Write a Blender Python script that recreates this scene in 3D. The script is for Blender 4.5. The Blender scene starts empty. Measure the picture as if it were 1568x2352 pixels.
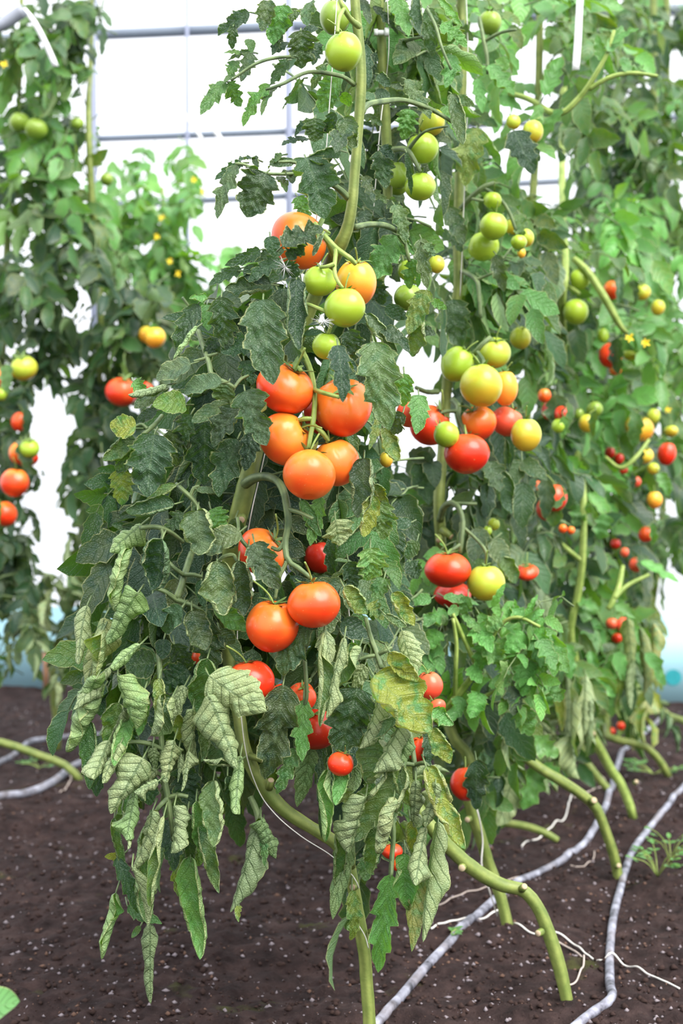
import bpy, math, random
import numpy as np

random.seed(7)
RNG = np.random.default_rng(11)
SC = bpy.context.scene
COL = SC.collection
FPX = 50.0 / 36.0 * 2352.0
CAMH = 0.95
PITCH = math.atan(76.0 / FPX)
CP, SP = math.cos(PITCH), math.sin(PITCH)


def ray(px, py):
    a = (px - 784.0) / FPX
    b = -(py - 1176.0) / FPX
    return np.array([a, CP + b * SP, -SP + b * CP])


def P(px, py, d):
    """world point seen at photo pixel px, py at distance d in front of the camera"""
    r = ray(px, py)
    return np.array([0, 0, CAMH]) + r * (d / r[1])


def G(px, py, z=0.0):
    r = ray(px, py)
    return np.array([0, 0, CAMH]) + r * ((z - CAMH) / r[2])


def unit(v):
    v = np.asarray(v, float)
    return v / (np.linalg.norm(v) + 1e-12)


# ---------------------------------------------------------------- object helpers
def tag(o, label=None, cat=None, group=None, kind=None):
    if label: o['label'] = label
    if cat: o['category'] = cat
    if group: o['group'] = group
    if kind: o['kind'] = kind
    return o


def empty(name, loc):
    o = bpy.data.objects.new(name, None)
    o.empty_display_size = 0.05
    o.location = loc
    COL.objects.link(o)
    return o


class MB:
    """collects vertices, faces, uvs, tints and material slots for ONE mesh"""

    def __init__(self):
        self.v, self.f4, self.f3, self.uv, self.tint = [], [], [], [], []
        self.m4, self.m3 = [], []
        self.n = 0

    def add(self, v, quads=None, tris=None, uv=None, tint=(0, 0, 0), mat=0):
        v = np.asarray(v, float)
        k = len(v)
        self.v.append(v)
        self.uv.append(np.zeros((k, 2)) if uv is None else np.asarray(uv, float))
        t = np.asarray(tint, float)
        self.tint.append(np.tile(t, (k, 1)) if t.ndim == 1 else t)
        if quads is not None and len(quads):
            q = np.asarray(quads, int) + self.n
            self.f4.append(q); self.m4.append(np.full(len(q), mat))
        if tris is not None and len(tris):
            q = np.asarray(tris, int) + self.n
            self.f3.append(q); self.m3.append(np.full(len(q), mat))
        self.n += k

    def merge(self, o):
        for v, uv, t in zip(o.v, o.uv, o.tint):
            self.v.append(v); self.uv.append(uv); self.tint.append(t)
        for q, m in zip(o.f4, o.m4): self.f4.append(q + self.n); self.m4.append(m)
        for q, m in zip(o.f3, o.m3): self.f3.append(q + self.n); self.m3.append(m)
        self.n += o.n

    def build(self, name, mats, parent=None, smooth=True, origin=None):
        V = np.concatenate(self.v)
        if parent is not None:
            V = V - np.array(parent.location)
        elif origin is not None:
            V = V - np.asarray(origin)
        F4 = np.concatenate(self.f4) if self.f4 else np.zeros((0, 4), int)
        F3 = np.concatenate(self.f3) if self.f3 else np.zeros((0, 3), int)
        M = np.concatenate([np.concatenate(self.m4) if self.m4 else np.zeros(0), np.concatenate(self.m3) if self.m3 else np.zeros(0)]).astype(np.int32)
        loops = np.concatenate([F4.ravel(), F3.ravel()]).astype(np.int32)
        n4, n3 = len(F4), len(F3)
        starts = np.concatenate([np.arange(n4) * 4, n4 * 4 + np.arange(n3) * 3]).astype(np.int32)
        me = bpy.data.meshes.new(name)
        me.vertices.add(len(V))
        me.vertices.foreach_set('co', V.astype(np.float32).ravel())
        me.loops.add(len(loops))
        me.loops.foreach_set('vertex_index', loops)
        me.polygons.add(n4 + n3)
        me.polygons.foreach_set('loop_start', starts)
        me.polygons.foreach_set('material_index', M)
        uvl = me.uv_layers.new(name='UVMap')
        UV = np.concatenate(self.uv)
        uvl.data.foreach_set('uv', UV[loops].astype(np.float32).ravel())
        at = me.attributes.new('tint', 'FLOAT_COLOR', 'POINT')
        T = np.concatenate(self.tint)
        at.data.foreach_set('color', np.concatenate([T, np.ones((len(T), 1))], 1).astype(np.float32).ravel())
        me.update(calc_edges=True)
        me.validate()
        if smooth:
            me.polygons.foreach_set('use_smooth', np.ones(n4 + n3, bool))
        for m in (mats if isinstance(mats, (list, tuple)) else [mats]):
            me.materials.append(m)
        o = bpy.data.objects.new(name, me)
        COL.objects.link(o)
        if parent is not None:
            o.parent = parent
        elif origin is not None:
            o.location = origin
        return o


def spline(pts, n):
    """Catmull-Rom through pts (k, c) sampled at n points"""
    p = np.asarray(pts, float)
    k = len(p)
    if k == 2:
        t = np.linspace(0, 1, n)[:, None]
        return p[0] * (1 - t) + p[1] * t
    q = np.vstack([2 * p[0] - p[1], p, 2 * p[-1] - p[-2]])
    seg = np.linalg.norm(np.diff(p[:, :3], axis=0), axis=1)
    cum = np.concatenate([[0], np.cumsum(seg)])
    s = np.linspace(0, cum[-1], n)
    i = np.clip(np.searchsorted(cum, s, 'right') - 1, 0, k - 2)
    t = ((s - cum[i]) / np.maximum(seg[i], 1e-9))[:, None]
    a, b, c, d = q[i], q[i + 1], q[i + 2], q[i + 3]
    return 0.5 * (2 * b + (c - a) * t + (2 * a - 5 * b + 4 * c - d) * t * t + (3 * b - a - 3 * c + d) * t ** 3)


def tube(mb, pts, rad, n=24, sides=8, mat=0, tint=(0, 0, 0), flat=1.0, wob=0.0, raw=False):
    """pts (k,3), rad scalar or list (k)"""
    pts = np.asarray(pts, float)
    rad = np.full(len(pts), rad) if np.isscalar(rad) else np.asarray(rad, float)
    c = np.concatenate([pts, rad[:, None]], 1)
    c = c if raw else spline(c, n)
    n = len(c)
    C, R = c[:, :3], np.abs(c[:, 3])
    if wob:
        R = R * (1 + wob * RNG.normal(size=n))
    T = np.gradient(C, axis=0)
    T /= np.linalg.norm(T, axis=1)[:, None] + 1e-12
    u = unit(np.cross(T[0], [0.3, 0.9, 0.21]))
    V = []
    L = np.concatenate([[0], np.cumsum(np.linalg.norm(np.diff(C, axis=0), axis=1))])
    ang = np.linspace(0, 2 * math.pi, sides, endpoint=False)
    uv = []
    for i in range(n):
        u = unit(u - T[i] * np.dot(u, T[i]))
        w = np.cross(T[i], u)
        V.append(C[i] + R[i] * (np.cos(ang)[:, None] * u + flat * np.sin(ang)[:, None] * w))
        uv.append(np.stack([np.full(sides, L[i]), ang / 6.2832], 1))
    V = np.concatenate(V + [C[:1], C[-1:]])
    uv = np.concatenate(uv + [[[0, 0]], [[L[-1], 0]]])
    i, j = np.meshgrid(np.arange(n - 1), np.arange(sides), indexing='ij')
    j2 = (j + 1) % sides
    q = np.stack([i * sides + j, i * sides + j2, (i + 1) * sides + j2, (i + 1) * sides + j], -1).reshape(-1, 4)
    a = n * sides
    jj = np.arange(sides)
    tr = np.concatenate([np.stack([np.full(sides, a), (jj + 1) % sides, jj], 1),
                         np.stack([np.full(sides, a + 1), (n - 1) * sides + jj, (n - 1) * sides + (jj + 1) % sides], 1)])
    mb.add(V, q, tr, uv, tint, mat)


def box(mb, c, s, rot=0.0, mat=0):
    x, y, z = np.array(s) / 2
    v = np.array([[a * x, b * y, e * z] for a in (-1, 1) for b in (-1, 1) for e in (-1, 1)])
    cs, sn = math.cos(rot), math.sin(rot)
    v = v @ np.array([[cs, sn, 0], [-sn, cs, 0], [0, 0, 1]]) + np.asarray(c)
    q = [[0, 1, 3, 2], [4, 6, 7, 5], [0, 4, 5, 1], [2, 3, 7, 6], [0, 2, 6, 4], [1, 5, 7, 3]]
    mb.add(v, q, mat=mat)


# ---------------------------------------------------------------- leaflet geometry
def leaflet(L, W, nu=12, nv=7, curl=0.8, pw=1.5, bend=0.4, side=0.0, lobe=0.25, nl=4, teeth=0.06, wrink=0.02, twist=0.0, rng=RNG, full=0.0, tip=0.0):
    """one leaflet: base at 0, tip along +X, upper side +Z. returns verts, quads, uv"""
    u = np.linspace(0, 1, nu)
    ph = rng.uniform(0, 1, 2)
    base = u ** (0.5 - 0.18 * full) * (1 - u) ** (0.8 - 0.32 * full)
    base = base / base.max()
    V = np.linspace(-1, 1, nv)
    hw = np.zeros((nu, nv))
    for s in (0, 1):
        saw = 1 - (u * nl + ph[s]) % 1.0
        t2 = (u * nl * 2.7 + ph[1 - s]) % 1.0
        h = base * (1 - lobe * saw * (0.35 + 0.65 * np.sin(math.pi * u)) - teeth * t2)
        sel = (V < 0) if s == 0 else (V >= 0)
        hw[:, sel] = np.maximum(h, 0.012)[:, None] * W / 2
    nz = 1 + 0.35 * np.interp(u, np.linspace(0, 1, 5), rng.normal(size=5))
    nz2 = 1 + 0.35 * np.interp(u, np.linspace(0, 1, 5), rng.normal(size=5))
    th = np.zeros((nu, nv))
    av = np.abs(V) ** pw
    th[:, V < 0] = (curl * nz)[:, None] * av[V < 0]
    th[:, V >= 0] = (curl * nz2)[:, None] * av[V >= 0]
    # integrate outwards from the midrib
    y = np.zeros((nu, nv)); z = np.zeros((nu, nv))
    m = nv // 2
    for j in range(m + 1, nv):
        ds = hw[:, j] * (V[j] - V[j - 1]); t = (th[:, j] + th[:, j - 1]) / 2
        y[:, j] = y[:, j - 1] + ds * np.cos(t); z[:, j] = z[:, j - 1] + ds * np.sin(t)
    for j in range(m - 1, -1, -1):
        ds = hw[:, j] * (V[j + 1] - V[j]); t = (th[:, j] + th[:, j + 1]) / 2
        y[:, j] = y[:, j + 1] - ds * np.cos(t); z[:, j] = z[:, j + 1] + ds * np.sin(t)
    A = np.abs(V)[None, :]
    U = u[:, None]
    q = np.sin(math.pi * (U * 6.5 - A * 1.7)) ** 2
    z = z + wrink * W * (q - 0.5) * np.sin(math.pi * np.clip(A * 0.9 + 0.08, 0, 1)) * np.sin(math.pi * U)
    z = z + wrink * 0.45 * W * np.sin(U * 23 + 5 * A + ph[0] * 6) * np.sin(V[None, :] * 7 + ph[1] * 6) * np.sin(math.pi * U)
    z = z + wrink * 1.3 * W * np.interp(u, np.linspace(0, 1, 9), rng.normal(size=9))[:, None] * A ** 1.5 * np.sin(math.pi * U)
    if twist:
        ta = twist * (u - 0.3)[:, None]
        y, z = y * np.cos(ta) - z * np.sin(ta), y * np.sin(ta) + z * np.cos(ta)
    ph_ = bend * u ** 1.2 * 1.2 - tip * u ** 5
    du = L / (nu - 1)
    cx = np.concatenate([[0], np.cumsum(np.cos(ph_[:-1]) * du)])
    cz = np.concatenate([[0], np.cumsum(-np.sin(ph_[:-1]) * du)])
    cy = side * L * u ** 2
    X = cx[:, None] + z * np.sin(ph_)[:, None]
    Y = cy[:, None] + y
    Z = cz[:, None] + z * np.cos(ph_)[:, None]
    vt = np.stack([X, Y, Z], -1).reshape(-1, 3)
    uv = np.stack([np.repeat(u, nv), np.tile((V + 1) / 2, nu)], 1)
    i, j = np.meshgrid(np.arange(nu - 1), np.arange(nv - 1), indexing='ij')
    qd = np.stack([i * nv + j, (i + 1) * nv + j, (i + 1) * nv + j + 1, i * nv + j + 1], -1).reshape(-1, 4)
    return vt, qd, uv, np.array([cx[-1], cy[-1], cz[-1]])


def place(vt, end, B, T, N):
    """rotate and scale so the leaf's chord runs B to T with its upper side facing N"""
    L = np.linalg.norm(end)
    x = end / L
    y = unit(np.cross([0, 0, 1], x)); z = np.cross(x, y)
    loc = vt @ np.stack([x, y, z], 1)
    D = np.asarray(T) - np.asarray(B)
    LW = np.linalg.norm(D)
    X = D / LW
    Y = unit(np.cross(N, X)); Z = np.cross(X, Y)
    loc = loc * np.array([LW / L, 1, 1])
    return loc[:, :1] * X + loc[:, 1:2] * Y + loc[:, 2:] * Z + np.asarray(B)


POOL = {}


def pooled(style, res, rng):
    """a stock of varied leaflet shapes, one unit long, for the many leaves farther back"""
    key = (style, tuple(res))
    if key not in POOL:
        r = np.random.default_rng(len(POOL) + 5)
        POOL[key] = []
        for _ in range(48):
            c = dict(flat=(r.uniform(0.2, 0.9), 1.3, r.uniform(0.2, 0.9)), cup=(r.uniform(1.6, 2.8), 2.2, r.uniform(0.2, 1.0)),
                     roll=(r.uniform(2.6, 4.0), 1.1, r.uniform(0.0, 0.6)))[style]
            POOL[key].append(leaflet(1.0, 0.58 if style != 'roll' else 0.8, res[0], res[1], c[0], c[1], c[2], r.normal() * 0.1, r.uniform(0.2, 0.42), r.choice([3, 4]), 0.06, 0.03, r.normal() * 0.4, r))
    return POOL[key][rng.integers(48)]


def compound(mb, B, D, N, size, style, tint, res=(9, 5), rng=RNG, droop=None):
    """a whole tomato leaf: stalk with pairs of leaflets and one at the end"""
    D = unit(D); N = unit(N - D * np.dot(N, D))
    S = np.cross(N, D)
    dr = droop if droop is not None else rng.uniform(0.5, 1.3)
    n = 9
    t = np.linspace(0, 1, n)
    a = dr * t
    # the stalk arches over in the plane of D and down
    down = np.array([0, 0, -1.0])
    pts = [np.asarray(B, float)]
    d = D.copy()
    for k in range(1, n):
        d = unit(D * math.cos(a[k]) + down * math.sin(a[k]) + S * 0.12 * rng.normal())
        pts.append(pts[-1] + d * size / (n - 1))
    pts = np.array(pts)
    tube(mb, pts, np.linspace(0.0024, 0.0010, n) * (size / 0.2) ** 0.5, n=n, sides=5, mat=1, raw=True)
    tg = np.gradient(pts, axis=0)

    def one(pos, dirv, nrm, L, W):
        vt, q, uv, e = pooled(style, res, rng)
        vt = vt * np.array([L, W * 1.72, L]); e = e * np.array([L, W * 1.72, L])
        tn = np.clip(np.asarray(tint) + rng.normal(size=3) * 0.07, 0, 1)
        mb.add(place(vt, e, pos, pos + unit(dirv) * np.linalg.norm(e), nrm), q, None, uv, tn, 0)

    k = rng.choice([2, 3])
    for i, s in enumerate(np.linspace(0.38, 0.86, k)):
        j = min(int(s * (n - 1)), n - 2)
        pos = pts[j]; f = unit(tg[j])
        nn = unit(N + 0.3 * rng.normal(size=3)); nn = unit(nn - f * np.dot(nn, f))
        sd = np.cross(nn, f)
        for sg in (-1, 1):
            L = size * rng.uniform(0.34, 0.50) * (0.8 + 0.35 * s)
            dv = f * 0.55 + sd * sg * rng.uniform(0.6, 1.0) + down * rng.uniform(0.1, 0.7)
            one(pos, dv, nn + 0.3 * rng.normal(size=3), L, L * rng.uniform(0.52, 0.72))
            if rng.random() < 0.5:
                one(pts[max(j - 1, 0)], f * 0.3 + sd * sg, nn, L * 0.35, L * 0.22)
    L = size * rng.uniform(0.42, 0.58)
    one(pts[-1], unit(tg[-1]) + down * 0.35, N + 0.25 * rng.normal(size=3), L, L * rng.uniform(0.5, 0.7))

# ---------------------------------------------------------------- materials
class NT:
    def __init__(self, name):
        self.m = bpy.data.materials.new(name)
        self.m.use_nodes = True
        self.t = self.m.node_tree
        self.t.nodes.clear()
        self.out = self.t.nodes.new('ShaderNodeOutputMaterial')

    def n(self, kind, **kw):
        nd = self.t.nodes.new('ShaderNode' + kind)
        for k, v in kw.items():
            if k in nd.bl_rna.properties: setattr(nd, k, v)
            else: self.set(nd, k, v)
        return nd

    def set(self, nd, key, v):
        s = nd.inputs[key] if not (isinstance(key, str) and key.startswith('i_')) else nd.inputs[int(key[2:])]
        if isinstance(v, bpy.types.NodeSocket): self.t.links.new(v, s)
        elif isinstance(v, (tuple, list)) and len(v) == 3 and s.type == 'RGBA': s.default_value = (*v, 1)
        else: s.default_value = v

    def math(self, op, a, b=0.0, c=None, clamp=False):
        nd = self.n('Math', operation=op, use_clamp=clamp)
        self.set(nd, 0, a); self.set(nd, 1, b)
        if c is not None: self.set(nd, 2, c)
        return nd.outputs[0]

    def mix(self, f, a, b):
        nd = self.n('Mix', data_type='RGBA')
        self.set(nd, 0, f); self.set(nd, 6, a); self.set(nd, 7, b)
        return nd.outputs[2]

    def ramp(self, f, stops):
        nd = self.n('ValToRGB')
        el = nd.color_ramp.elements
        while len(el) < len(stops): el.new(0.5)
        for e, (p, c) in zip(el, stops):
            e.position = p
            e.color = (*c, 1) if len(c) == 3 else c
        self.set(nd, 0, f)
        return nd.outputs[0]

    def noise(self, scale, detail=3, vec=None, rough=0.5):
        nd = self.n('TexNoise')
        nd.inputs['Scale'].default_value = scale
        nd.inputs['Detail'].default_value = detail
        nd.inputs['Roughness'].default_value = rough
        if vec is not None: self.t.links.new(vec, nd.inputs['Vector'])
        return nd.outputs[0]

    def geo_pos(self):
        return self.n('NewGeometry').outputs['Position']

    def obj(self):
        return self.n('TexCoord').outputs['Object']

    def bump(self, h, strength, dist):
        nd = self.n('Bump')
        nd.inputs['Strength'].default_value = strength
        nd.inputs['Distance'].default_value = dist
        self.t.links.new(h, nd.inputs['Height'])
        return nd.outputs[0]

    def bsdf(self, color, rough=0.5, spec=0.5, normal=None, **kw):
        nd = self.n('BsdfPrincipled')
        self.set(nd, 'Base Color', color); self.set(nd, 'Roughness', rough); self.set(nd, 'Specular IOR Level', spec)
        if normal is not None: self.set(nd, 'Normal', normal)
        for k, v in kw.items(): self.set(nd, k, v)
        return nd.outputs[0]

    def mixs(self, f, a, b):
        nd = self.n('MixShader')
        self.set(nd, 0, f); self.set(nd, 1, a); self.set(nd, 2, b)
        return nd.outputs[0]

    def done(self, sh):
        self.t.links.new(sh, self.out.inputs[0])
        return self.m


def leaf_material(name, fine):
    m = NT(name)
    uv = m.n('SeparateXYZ', Vector=m.n('UVMap').outputs[0])
    tn = m.n('SeparateColor', Color=m.n('Attribute', attribute_name='tint').outputs['Color'])
    yel, lite, pale = tn.outputs[0], tn.outputs[1], tn.outputs[2]
    u = uv.outputs[0]
    v = m.math('MULTIPLY', m.math('ABSOLUTE', m.math('SUBTRACT', uv.outputs[1], 0.5)), 2.0)
    back = m.n('NewGeometry').outputs['Backfacing']
    pos = m.geo_pos()
    n1 = m.noise(38, 4, pos)
    # veins: midrib and slanting side veins with finer ones between them
    mid = m.math('LESS_THAN', v, 0.045)
    t = m.math('FRACT', m.math('SUBTRACT', m.math('MULTIPLY', u, 6.5), m.math('MULTIPLY', v, 1.7)))
    d = m.math('ABSOLUTE', m.math('SUBTRACT', t, 0.5))
    sv = m.math('SUBTRACT', 1.0, m.math('MULTIPLY', d, 11.0), clamp=True)
    vein = m.math('MAXIMUM', mid, sv)
    if fine:
        vor = m.n('TexVoronoi', feature='DISTANCE_TO_EDGE')
        vor.inputs['Scale'].default_value = 250
        m.t.links.new(pos, vor.inputs['Vector'])
        net = m.math('SUBTRACT', 1.0, m.math('MULTIPLY', vor.outputs[0], 9.0), clamp=True)
    rim = m.math('MULTIPLY', m.math('SUBTRACT', v, 0.915, clamp=True), 14.0, clamp=True)
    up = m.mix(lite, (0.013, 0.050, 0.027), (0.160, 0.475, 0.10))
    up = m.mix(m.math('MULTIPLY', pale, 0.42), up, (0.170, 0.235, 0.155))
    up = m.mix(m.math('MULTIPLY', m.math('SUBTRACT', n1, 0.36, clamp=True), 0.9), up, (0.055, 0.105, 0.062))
    yf = m.math('MULTIPLY', yel, m.math('MULTIPLY', m.math('SUBTRACT', m.noise(60, 3, pos), 0.33, clamp=True), 5.0, clamp=True))
    up = m.mix(m.math('MULTIPLY', yf, 0.8), up, (0.30, 0.30, 0.030))
    up = m.mix(m.math('MULTIPLY', vein, 0.28), up, (0.13, 0.21, 0.09))
    un = m.mix(lite, (0.13, 0.225, 0.105), (0.23, 0.43, 0.13))
    un = m.mix(m.math('MULTIPLY', pale, 0.75), un, (0.41, 0.50, 0.26))
    un = m.mix(m.math('MULTIPLY', yf, 0.8), un, (0.42, 0.38, 0.13))
    un = m.mix(m.math('MULTIPLY', vein, 0.68), un, (0.070, 0.125, 0.045))
    if fine:
        un = m.mix(m.math('MULTIPLY', net, 0.22), un, (0.085, 0.150, 0.055))
    col = m.mix(back, up, un)
    col = m.mix(m.math('MULTIPLY', rim, 0.75), col, (0.40, 0.43, 0.19))
    h = m.math('ADD', m.math('MULTIPLY', n1, 0.7), m.math('MULTIPLY', vein, -0.45))
    if fine:
        h = m.math('ADD', h, m.math('MULTIPLY', m.math('MINIMUM', vor.outputs[0], 0.25), 0.8))
    nm = m.bump(h, 0.8, 0.0034)
    a = m.bsdf(col, 0.42, 0.48, nm)
    tr = m.n('BsdfTranslucent')
    tc = m.mix(lite, (0.075, 0.185, 0.010), (0.26, 0.58, 0.02))
    tc = m.mix(m.math('MULTIPLY', yf, 0.7), tc, (0.5, 0.42, 0.03))
    m.set(tr, 'Color', tc)
    m.set(tr, 'Normal', nm)
    return m.done(m.mixs(0.32, a, tr.outputs[0]))


def stem_material(name, lo, hi):
    m = NT(name)
    o = m.geo_pos()
    f = m.noise(45, 3, o)
    c = m.ramp(f, [(0.3, lo), (0.65, hi)])
    uv = m.n('SeparateXYZ', Vector=m.n('UVMap').outputs[0])
    st = m.math('SINE', m.math('MULTIPLY', uv.outputs[1], 31.4))
    c = m.mix(m.math('MULTIPLY', m.math('ADD', st, 1.0), 0.22), c, tuple(x * 0.45 for x in lo))
    return m.done(m.bsdf(c, 0.5, 0.35, m.bump(m.noise(260, 2, o), 0.4, 0.001)))


def plain(name, col, rough=0.6, spec=0.4, var=0.25, scale=40, bump=0.0, **kw):
    m = NT(name)
    o = m.geo_pos()
    c = m.mix(m.math('MULTIPLY', m.noise(scale, 4, o), 1.0), tuple(x * (1 - var) for x in col), tuple(min(1, x * (1 + var)) for x in col))
    nm = m.bump(m.noise(scale * 4, 3, o), bump, 0.003) if bump else None
    return m.done(m.bsdf(c, rough, spec, nm, **kw))


def tomato_material(name, low, mid, top, rough=0.30):
    """ripeness runs from the blossom end (low) over the side to the shoulder (top), blotchy"""
    m = NT(name)
    g = m.n('TexCoord').outputs['Generated']
    z = m.n('SeparateXYZ', Vector=g).outputs[2]
    ob = m.obj()
    rnd = m.n('ObjectInfo').outputs['Random']
    nd = m.n('TexNoise', noise_dimensions='4D')
    nd.inputs['Scale'].default_value = 16
    nd.inputs['Detail'].default_value = 2
    m.t.links.new(ob, nd.inputs['Vector'])
    m.set(nd, 'W', m.math('MULTIPLY', rnd, 40.0))
    f = m.math('ADD', z, m.math('MULTIPLY', m.math('SUBTRACT', nd.outputs[0], 0.5), 1.9))
    c = m.ramp(f, [(0.12, low), (0.52, mid), (0.98, top)])
    sp = m.math('GREATER_THAN', m.noise(330, 1, ob), 0.74)
    c = m.mix(m.math('MULTIPLY', sp, 0.3), c, (0.62, 0.42, 0.16))
    return m.done(m.bsdf(c, rough, 0.42, m.bump(m.noise(55, 2, ob), 0.06, 0.004), **{'Subsurface Weight': 0.0, 'Coat Weight': 0.10, 'Coat Roughness': 0.2}))


LEAF = leaf_material('tomato_leaf', True)
LEAFB = leaf_material('tomato_leaf_far', False)
STEM = stem_material('stem_green', (0.138, 0.20, 0.042), (0.255, 0.305, 0.078))
STEMU = stem_material('stem_young', (0.20, 0.30, 0.055), (0.36, 0.46, 0.12))
STALK = stem_material('leaf_stalk', (0.075, 0.125, 0.050), (0.20, 0.27, 0.11))
SEPAL = stem_material('calyx_green', (0.09, 0.17, 0.04), (0.20, 0.30, 0.08))
CUT = plain('cut_stub_end', (0.46, 0.36, 0.24), 0.8, 0.2)
FLOWER = plain('flower_yellow', (0.85, 0.62, 0.03), 0.5, 0.3)
TWINE = plain('white_twine', (0.70, 0.68, 0.64), 0.7, 0.2)
TWINEB = plain('weathered_twine', (0.44, 0.37, 0.33), 0.8, 0.2)
FLUFF = plain('seed_fluff', (0.85, 0.84, 0.82), 0.6, 0.2)
CLIP = plain('clip_plastic', (0.62, 0.66, 0.62), 0.3, 0.5)
STRIP = plain('white_plastic', (0.86, 0.86, 0.88), 0.4, 0.4)
ROLL = plain('grey_film_roll', (0.26, 0.28, 0.33), 0.4, 0.4, 0.4, 12)
STEEL = plain('galvanised_steel', (0.17, 0.205, 0.26), 0.4, 0.4, 0.15, 9)
STEELP = plain('flare_pale_post', (0.21, 0.235, 0.33), 0.4, 0.4, 0.10, 9)  # paler, bluer steel than the rails: lens flare put into the colour
WOOD = plain('wood_stake', (0.35, 0.19, 0.11), 0.8, 0.2)
TEAL = plain('teal_print', (0.03, 0.30, 0.34), 0.5, 0.3)
WHITEP = plain('white_print', (0.80, 0.86, 0.88), 0.5, 0.3)
SKIRT = plain('blue_skirt_film', (0.30, 0.52, 0.60), 0.45, 0.4, 0.08, 3)
WEED = plain('weed_leaf', (0.10, 0.25, 0.035), 0.5, 0.3)

TM = {
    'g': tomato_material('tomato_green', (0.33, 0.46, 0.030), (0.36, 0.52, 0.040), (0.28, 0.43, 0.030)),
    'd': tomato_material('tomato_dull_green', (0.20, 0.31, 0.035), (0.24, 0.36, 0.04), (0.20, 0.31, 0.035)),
    'yg': tomato_material('tomato_yellow_green', (0.62, 0.42, 0.03), (0.47, 0.52, 0.045), (0.40, 0.52, 0.05)),
    'y': tomato_material('tomato_yellow', (0.85, 0.36, 0.03), (0.82, 0.50, 0.04), (0.68, 0.54, 0.05)),
    'oy': tomato_material('tomato_orange_yellow', (0.85, 0.22, 0.03), (0.85, 0.34, 0.03), (0.75, 0.47, 0.04)),
    'o': tomato_material('tomato_orange', (0.82, 0.080, 0.012), (0.84, 0.155, 0.018), (0.82, 0.27, 0.028)),
    'ro': tomato_material('tomato_red_orange', (0.76, 0.040, 0.008), (0.82, 0.085, 0.012), (0.78, 0.19, 0.02)),
    'r': tomato_material('tomato_red', (0.68, 0.022, 0.006), (0.74, 0.042, 0.010), (0.70, 0.09, 0.016)),
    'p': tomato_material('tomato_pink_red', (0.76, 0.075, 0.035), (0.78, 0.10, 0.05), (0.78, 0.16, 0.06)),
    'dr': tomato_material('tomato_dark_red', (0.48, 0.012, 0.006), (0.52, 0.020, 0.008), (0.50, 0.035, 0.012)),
}


def soil_material():
    m = NT('soil')
    o = m.geo_pos()
    big = m.noise(1.6, 3, o)
    mid = m.noise(18, 5, o, 0.65)
    fin = m.noise(190, 4, o, 0.7)
    c = m.ramp(mid, [(0.30, (0.011, 0.0068, 0.0066)), (0.5, (0.028, 0.0172, 0.0165)), (0.72, (0.056, 0.035, 0.032))])
    c = m.mix(m.math('MULTIPLY', m.math('SUBTRACT', big, 0.52, clamp=True), 2.6, clamp=True), c, (0.011, 0.0085, 0.009))
    c = m.mix(m.math('MULTIPLY', m.math('SUBTRACT', fin, 0.60, clamp=True), 3.2, clamp=True), c, (0.11, 0.078, 0.066))
    # moss, in patches
    ms = m.math('MULTIPLY', m.math('SUBTRACT', m.noise(5.2, 4, o, 0.6), 0.635, clamp=True), 7.0, clamp=True)
    c = m.mix(m.math('MULTIPLY', ms, 0.55), c, (0.10, 0.13, 0.015))
    h = m.math('ADD', m.math('MULTIPLY', mid, 1.0), m.math('MULTIPLY', fin, 0.35))
    return m.done(m.bsdf(c, 0.9, 0.15, m.bump(h, 0.9, 0.012)))


def pipe_material():
    m = NT('weathered_drip_hose')
    o = m.geo_pos()
    a = m.noise(26, 4, o, 0.6)
    b = m.noise(8, 3, o, 0.6)
    c = m.ramp(a, [(0.32, (0.035, 0.036, 0.045)), (0.46, (0.17, 0.17, 0.21)), (0.68, (0.37, 0.38, 0.46))])
    c = m.mix(m.math('MULTIPLY', m.math('SUBTRACT', b, 0.52, clamp=True), 4.0, clamp=True), c, (0.17, 0.14, 0.14))
    return m.done(m.bsdf(c, 0.45, 0.4, m.bump(a, 0.5, 0.004)))


def film_material():
    m = NT('greenhouse_film')
    tr = m.n('BsdfTransparent')
    m.set(tr, 'Color', (0.98, 0.985, 1.0))
    tl = m.n('BsdfTranslucent')
    m.set(tl, 'Color', (0.95, 0.96, 0.98))
    return m.done(m.mixs(0.30, tr.outputs[0], tl.outputs[0]))


SOIL, HOSE, FILM = soil_material(), pipe_material(), film_material()

# ---------------------------------------------------------------- camera, world, lights
cam = bpy.data.cameras.new('camera')
cam.lens = 50.0
cam.sensor_fit = 'VERTICAL'
cam.sensor_height = 36.0
cam.dof.use_dof = True
cam.dof.focus_distance = 2.17
cam.dof.aperture_fstop = 4.1
cam.clip_start = 0.05
co = bpy.data.objects.new('camera', cam)
co.location = (0, 0, CAMH)
co.rotation_euler = (math.pi / 2 - PITCH, 0, 0)
COL.objects.link(co)
SC.camera = co

w = bpy.data.worlds.new('overcast_sky')
SC.world = w
w.use_nodes = True
nt = w.node_tree
nt.nodes.clear()
wo = nt.nodes.new('ShaderNodeOutputWorld')
bg = nt.nodes.new('ShaderNodeBackground')
tc = nt.nodes.new('ShaderNodeTexCoord')
sx = nt.nodes.new('ShaderNodeSeparateXYZ')
rp = nt.nodes.new('ShaderNodeValToRGB')
mp = nt.nodes.new('ShaderNodeMapRange')
nt.links.new(tc.outputs['Generated'], sx.inputs[0])
nt.links.new(sx.outputs[2], mp.inputs[0])
mp.inputs[1].default_value = -1; mp.inputs[2].default_value = 1
nt.links.new(mp.outputs[0], rp.inputs[0])
rp.color_ramp.elements[0].position = 0.40; rp.color_ramp.elements[0].color = (0.62, 0.64, 0.68, 1)
rp.color_ramp.elements[1].position = 0.80; rp.color_ramp.elements[1].color = (1.15, 1.17, 1.22, 1)
nt.links.new(rp.outputs[0], bg.inputs[0])
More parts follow.
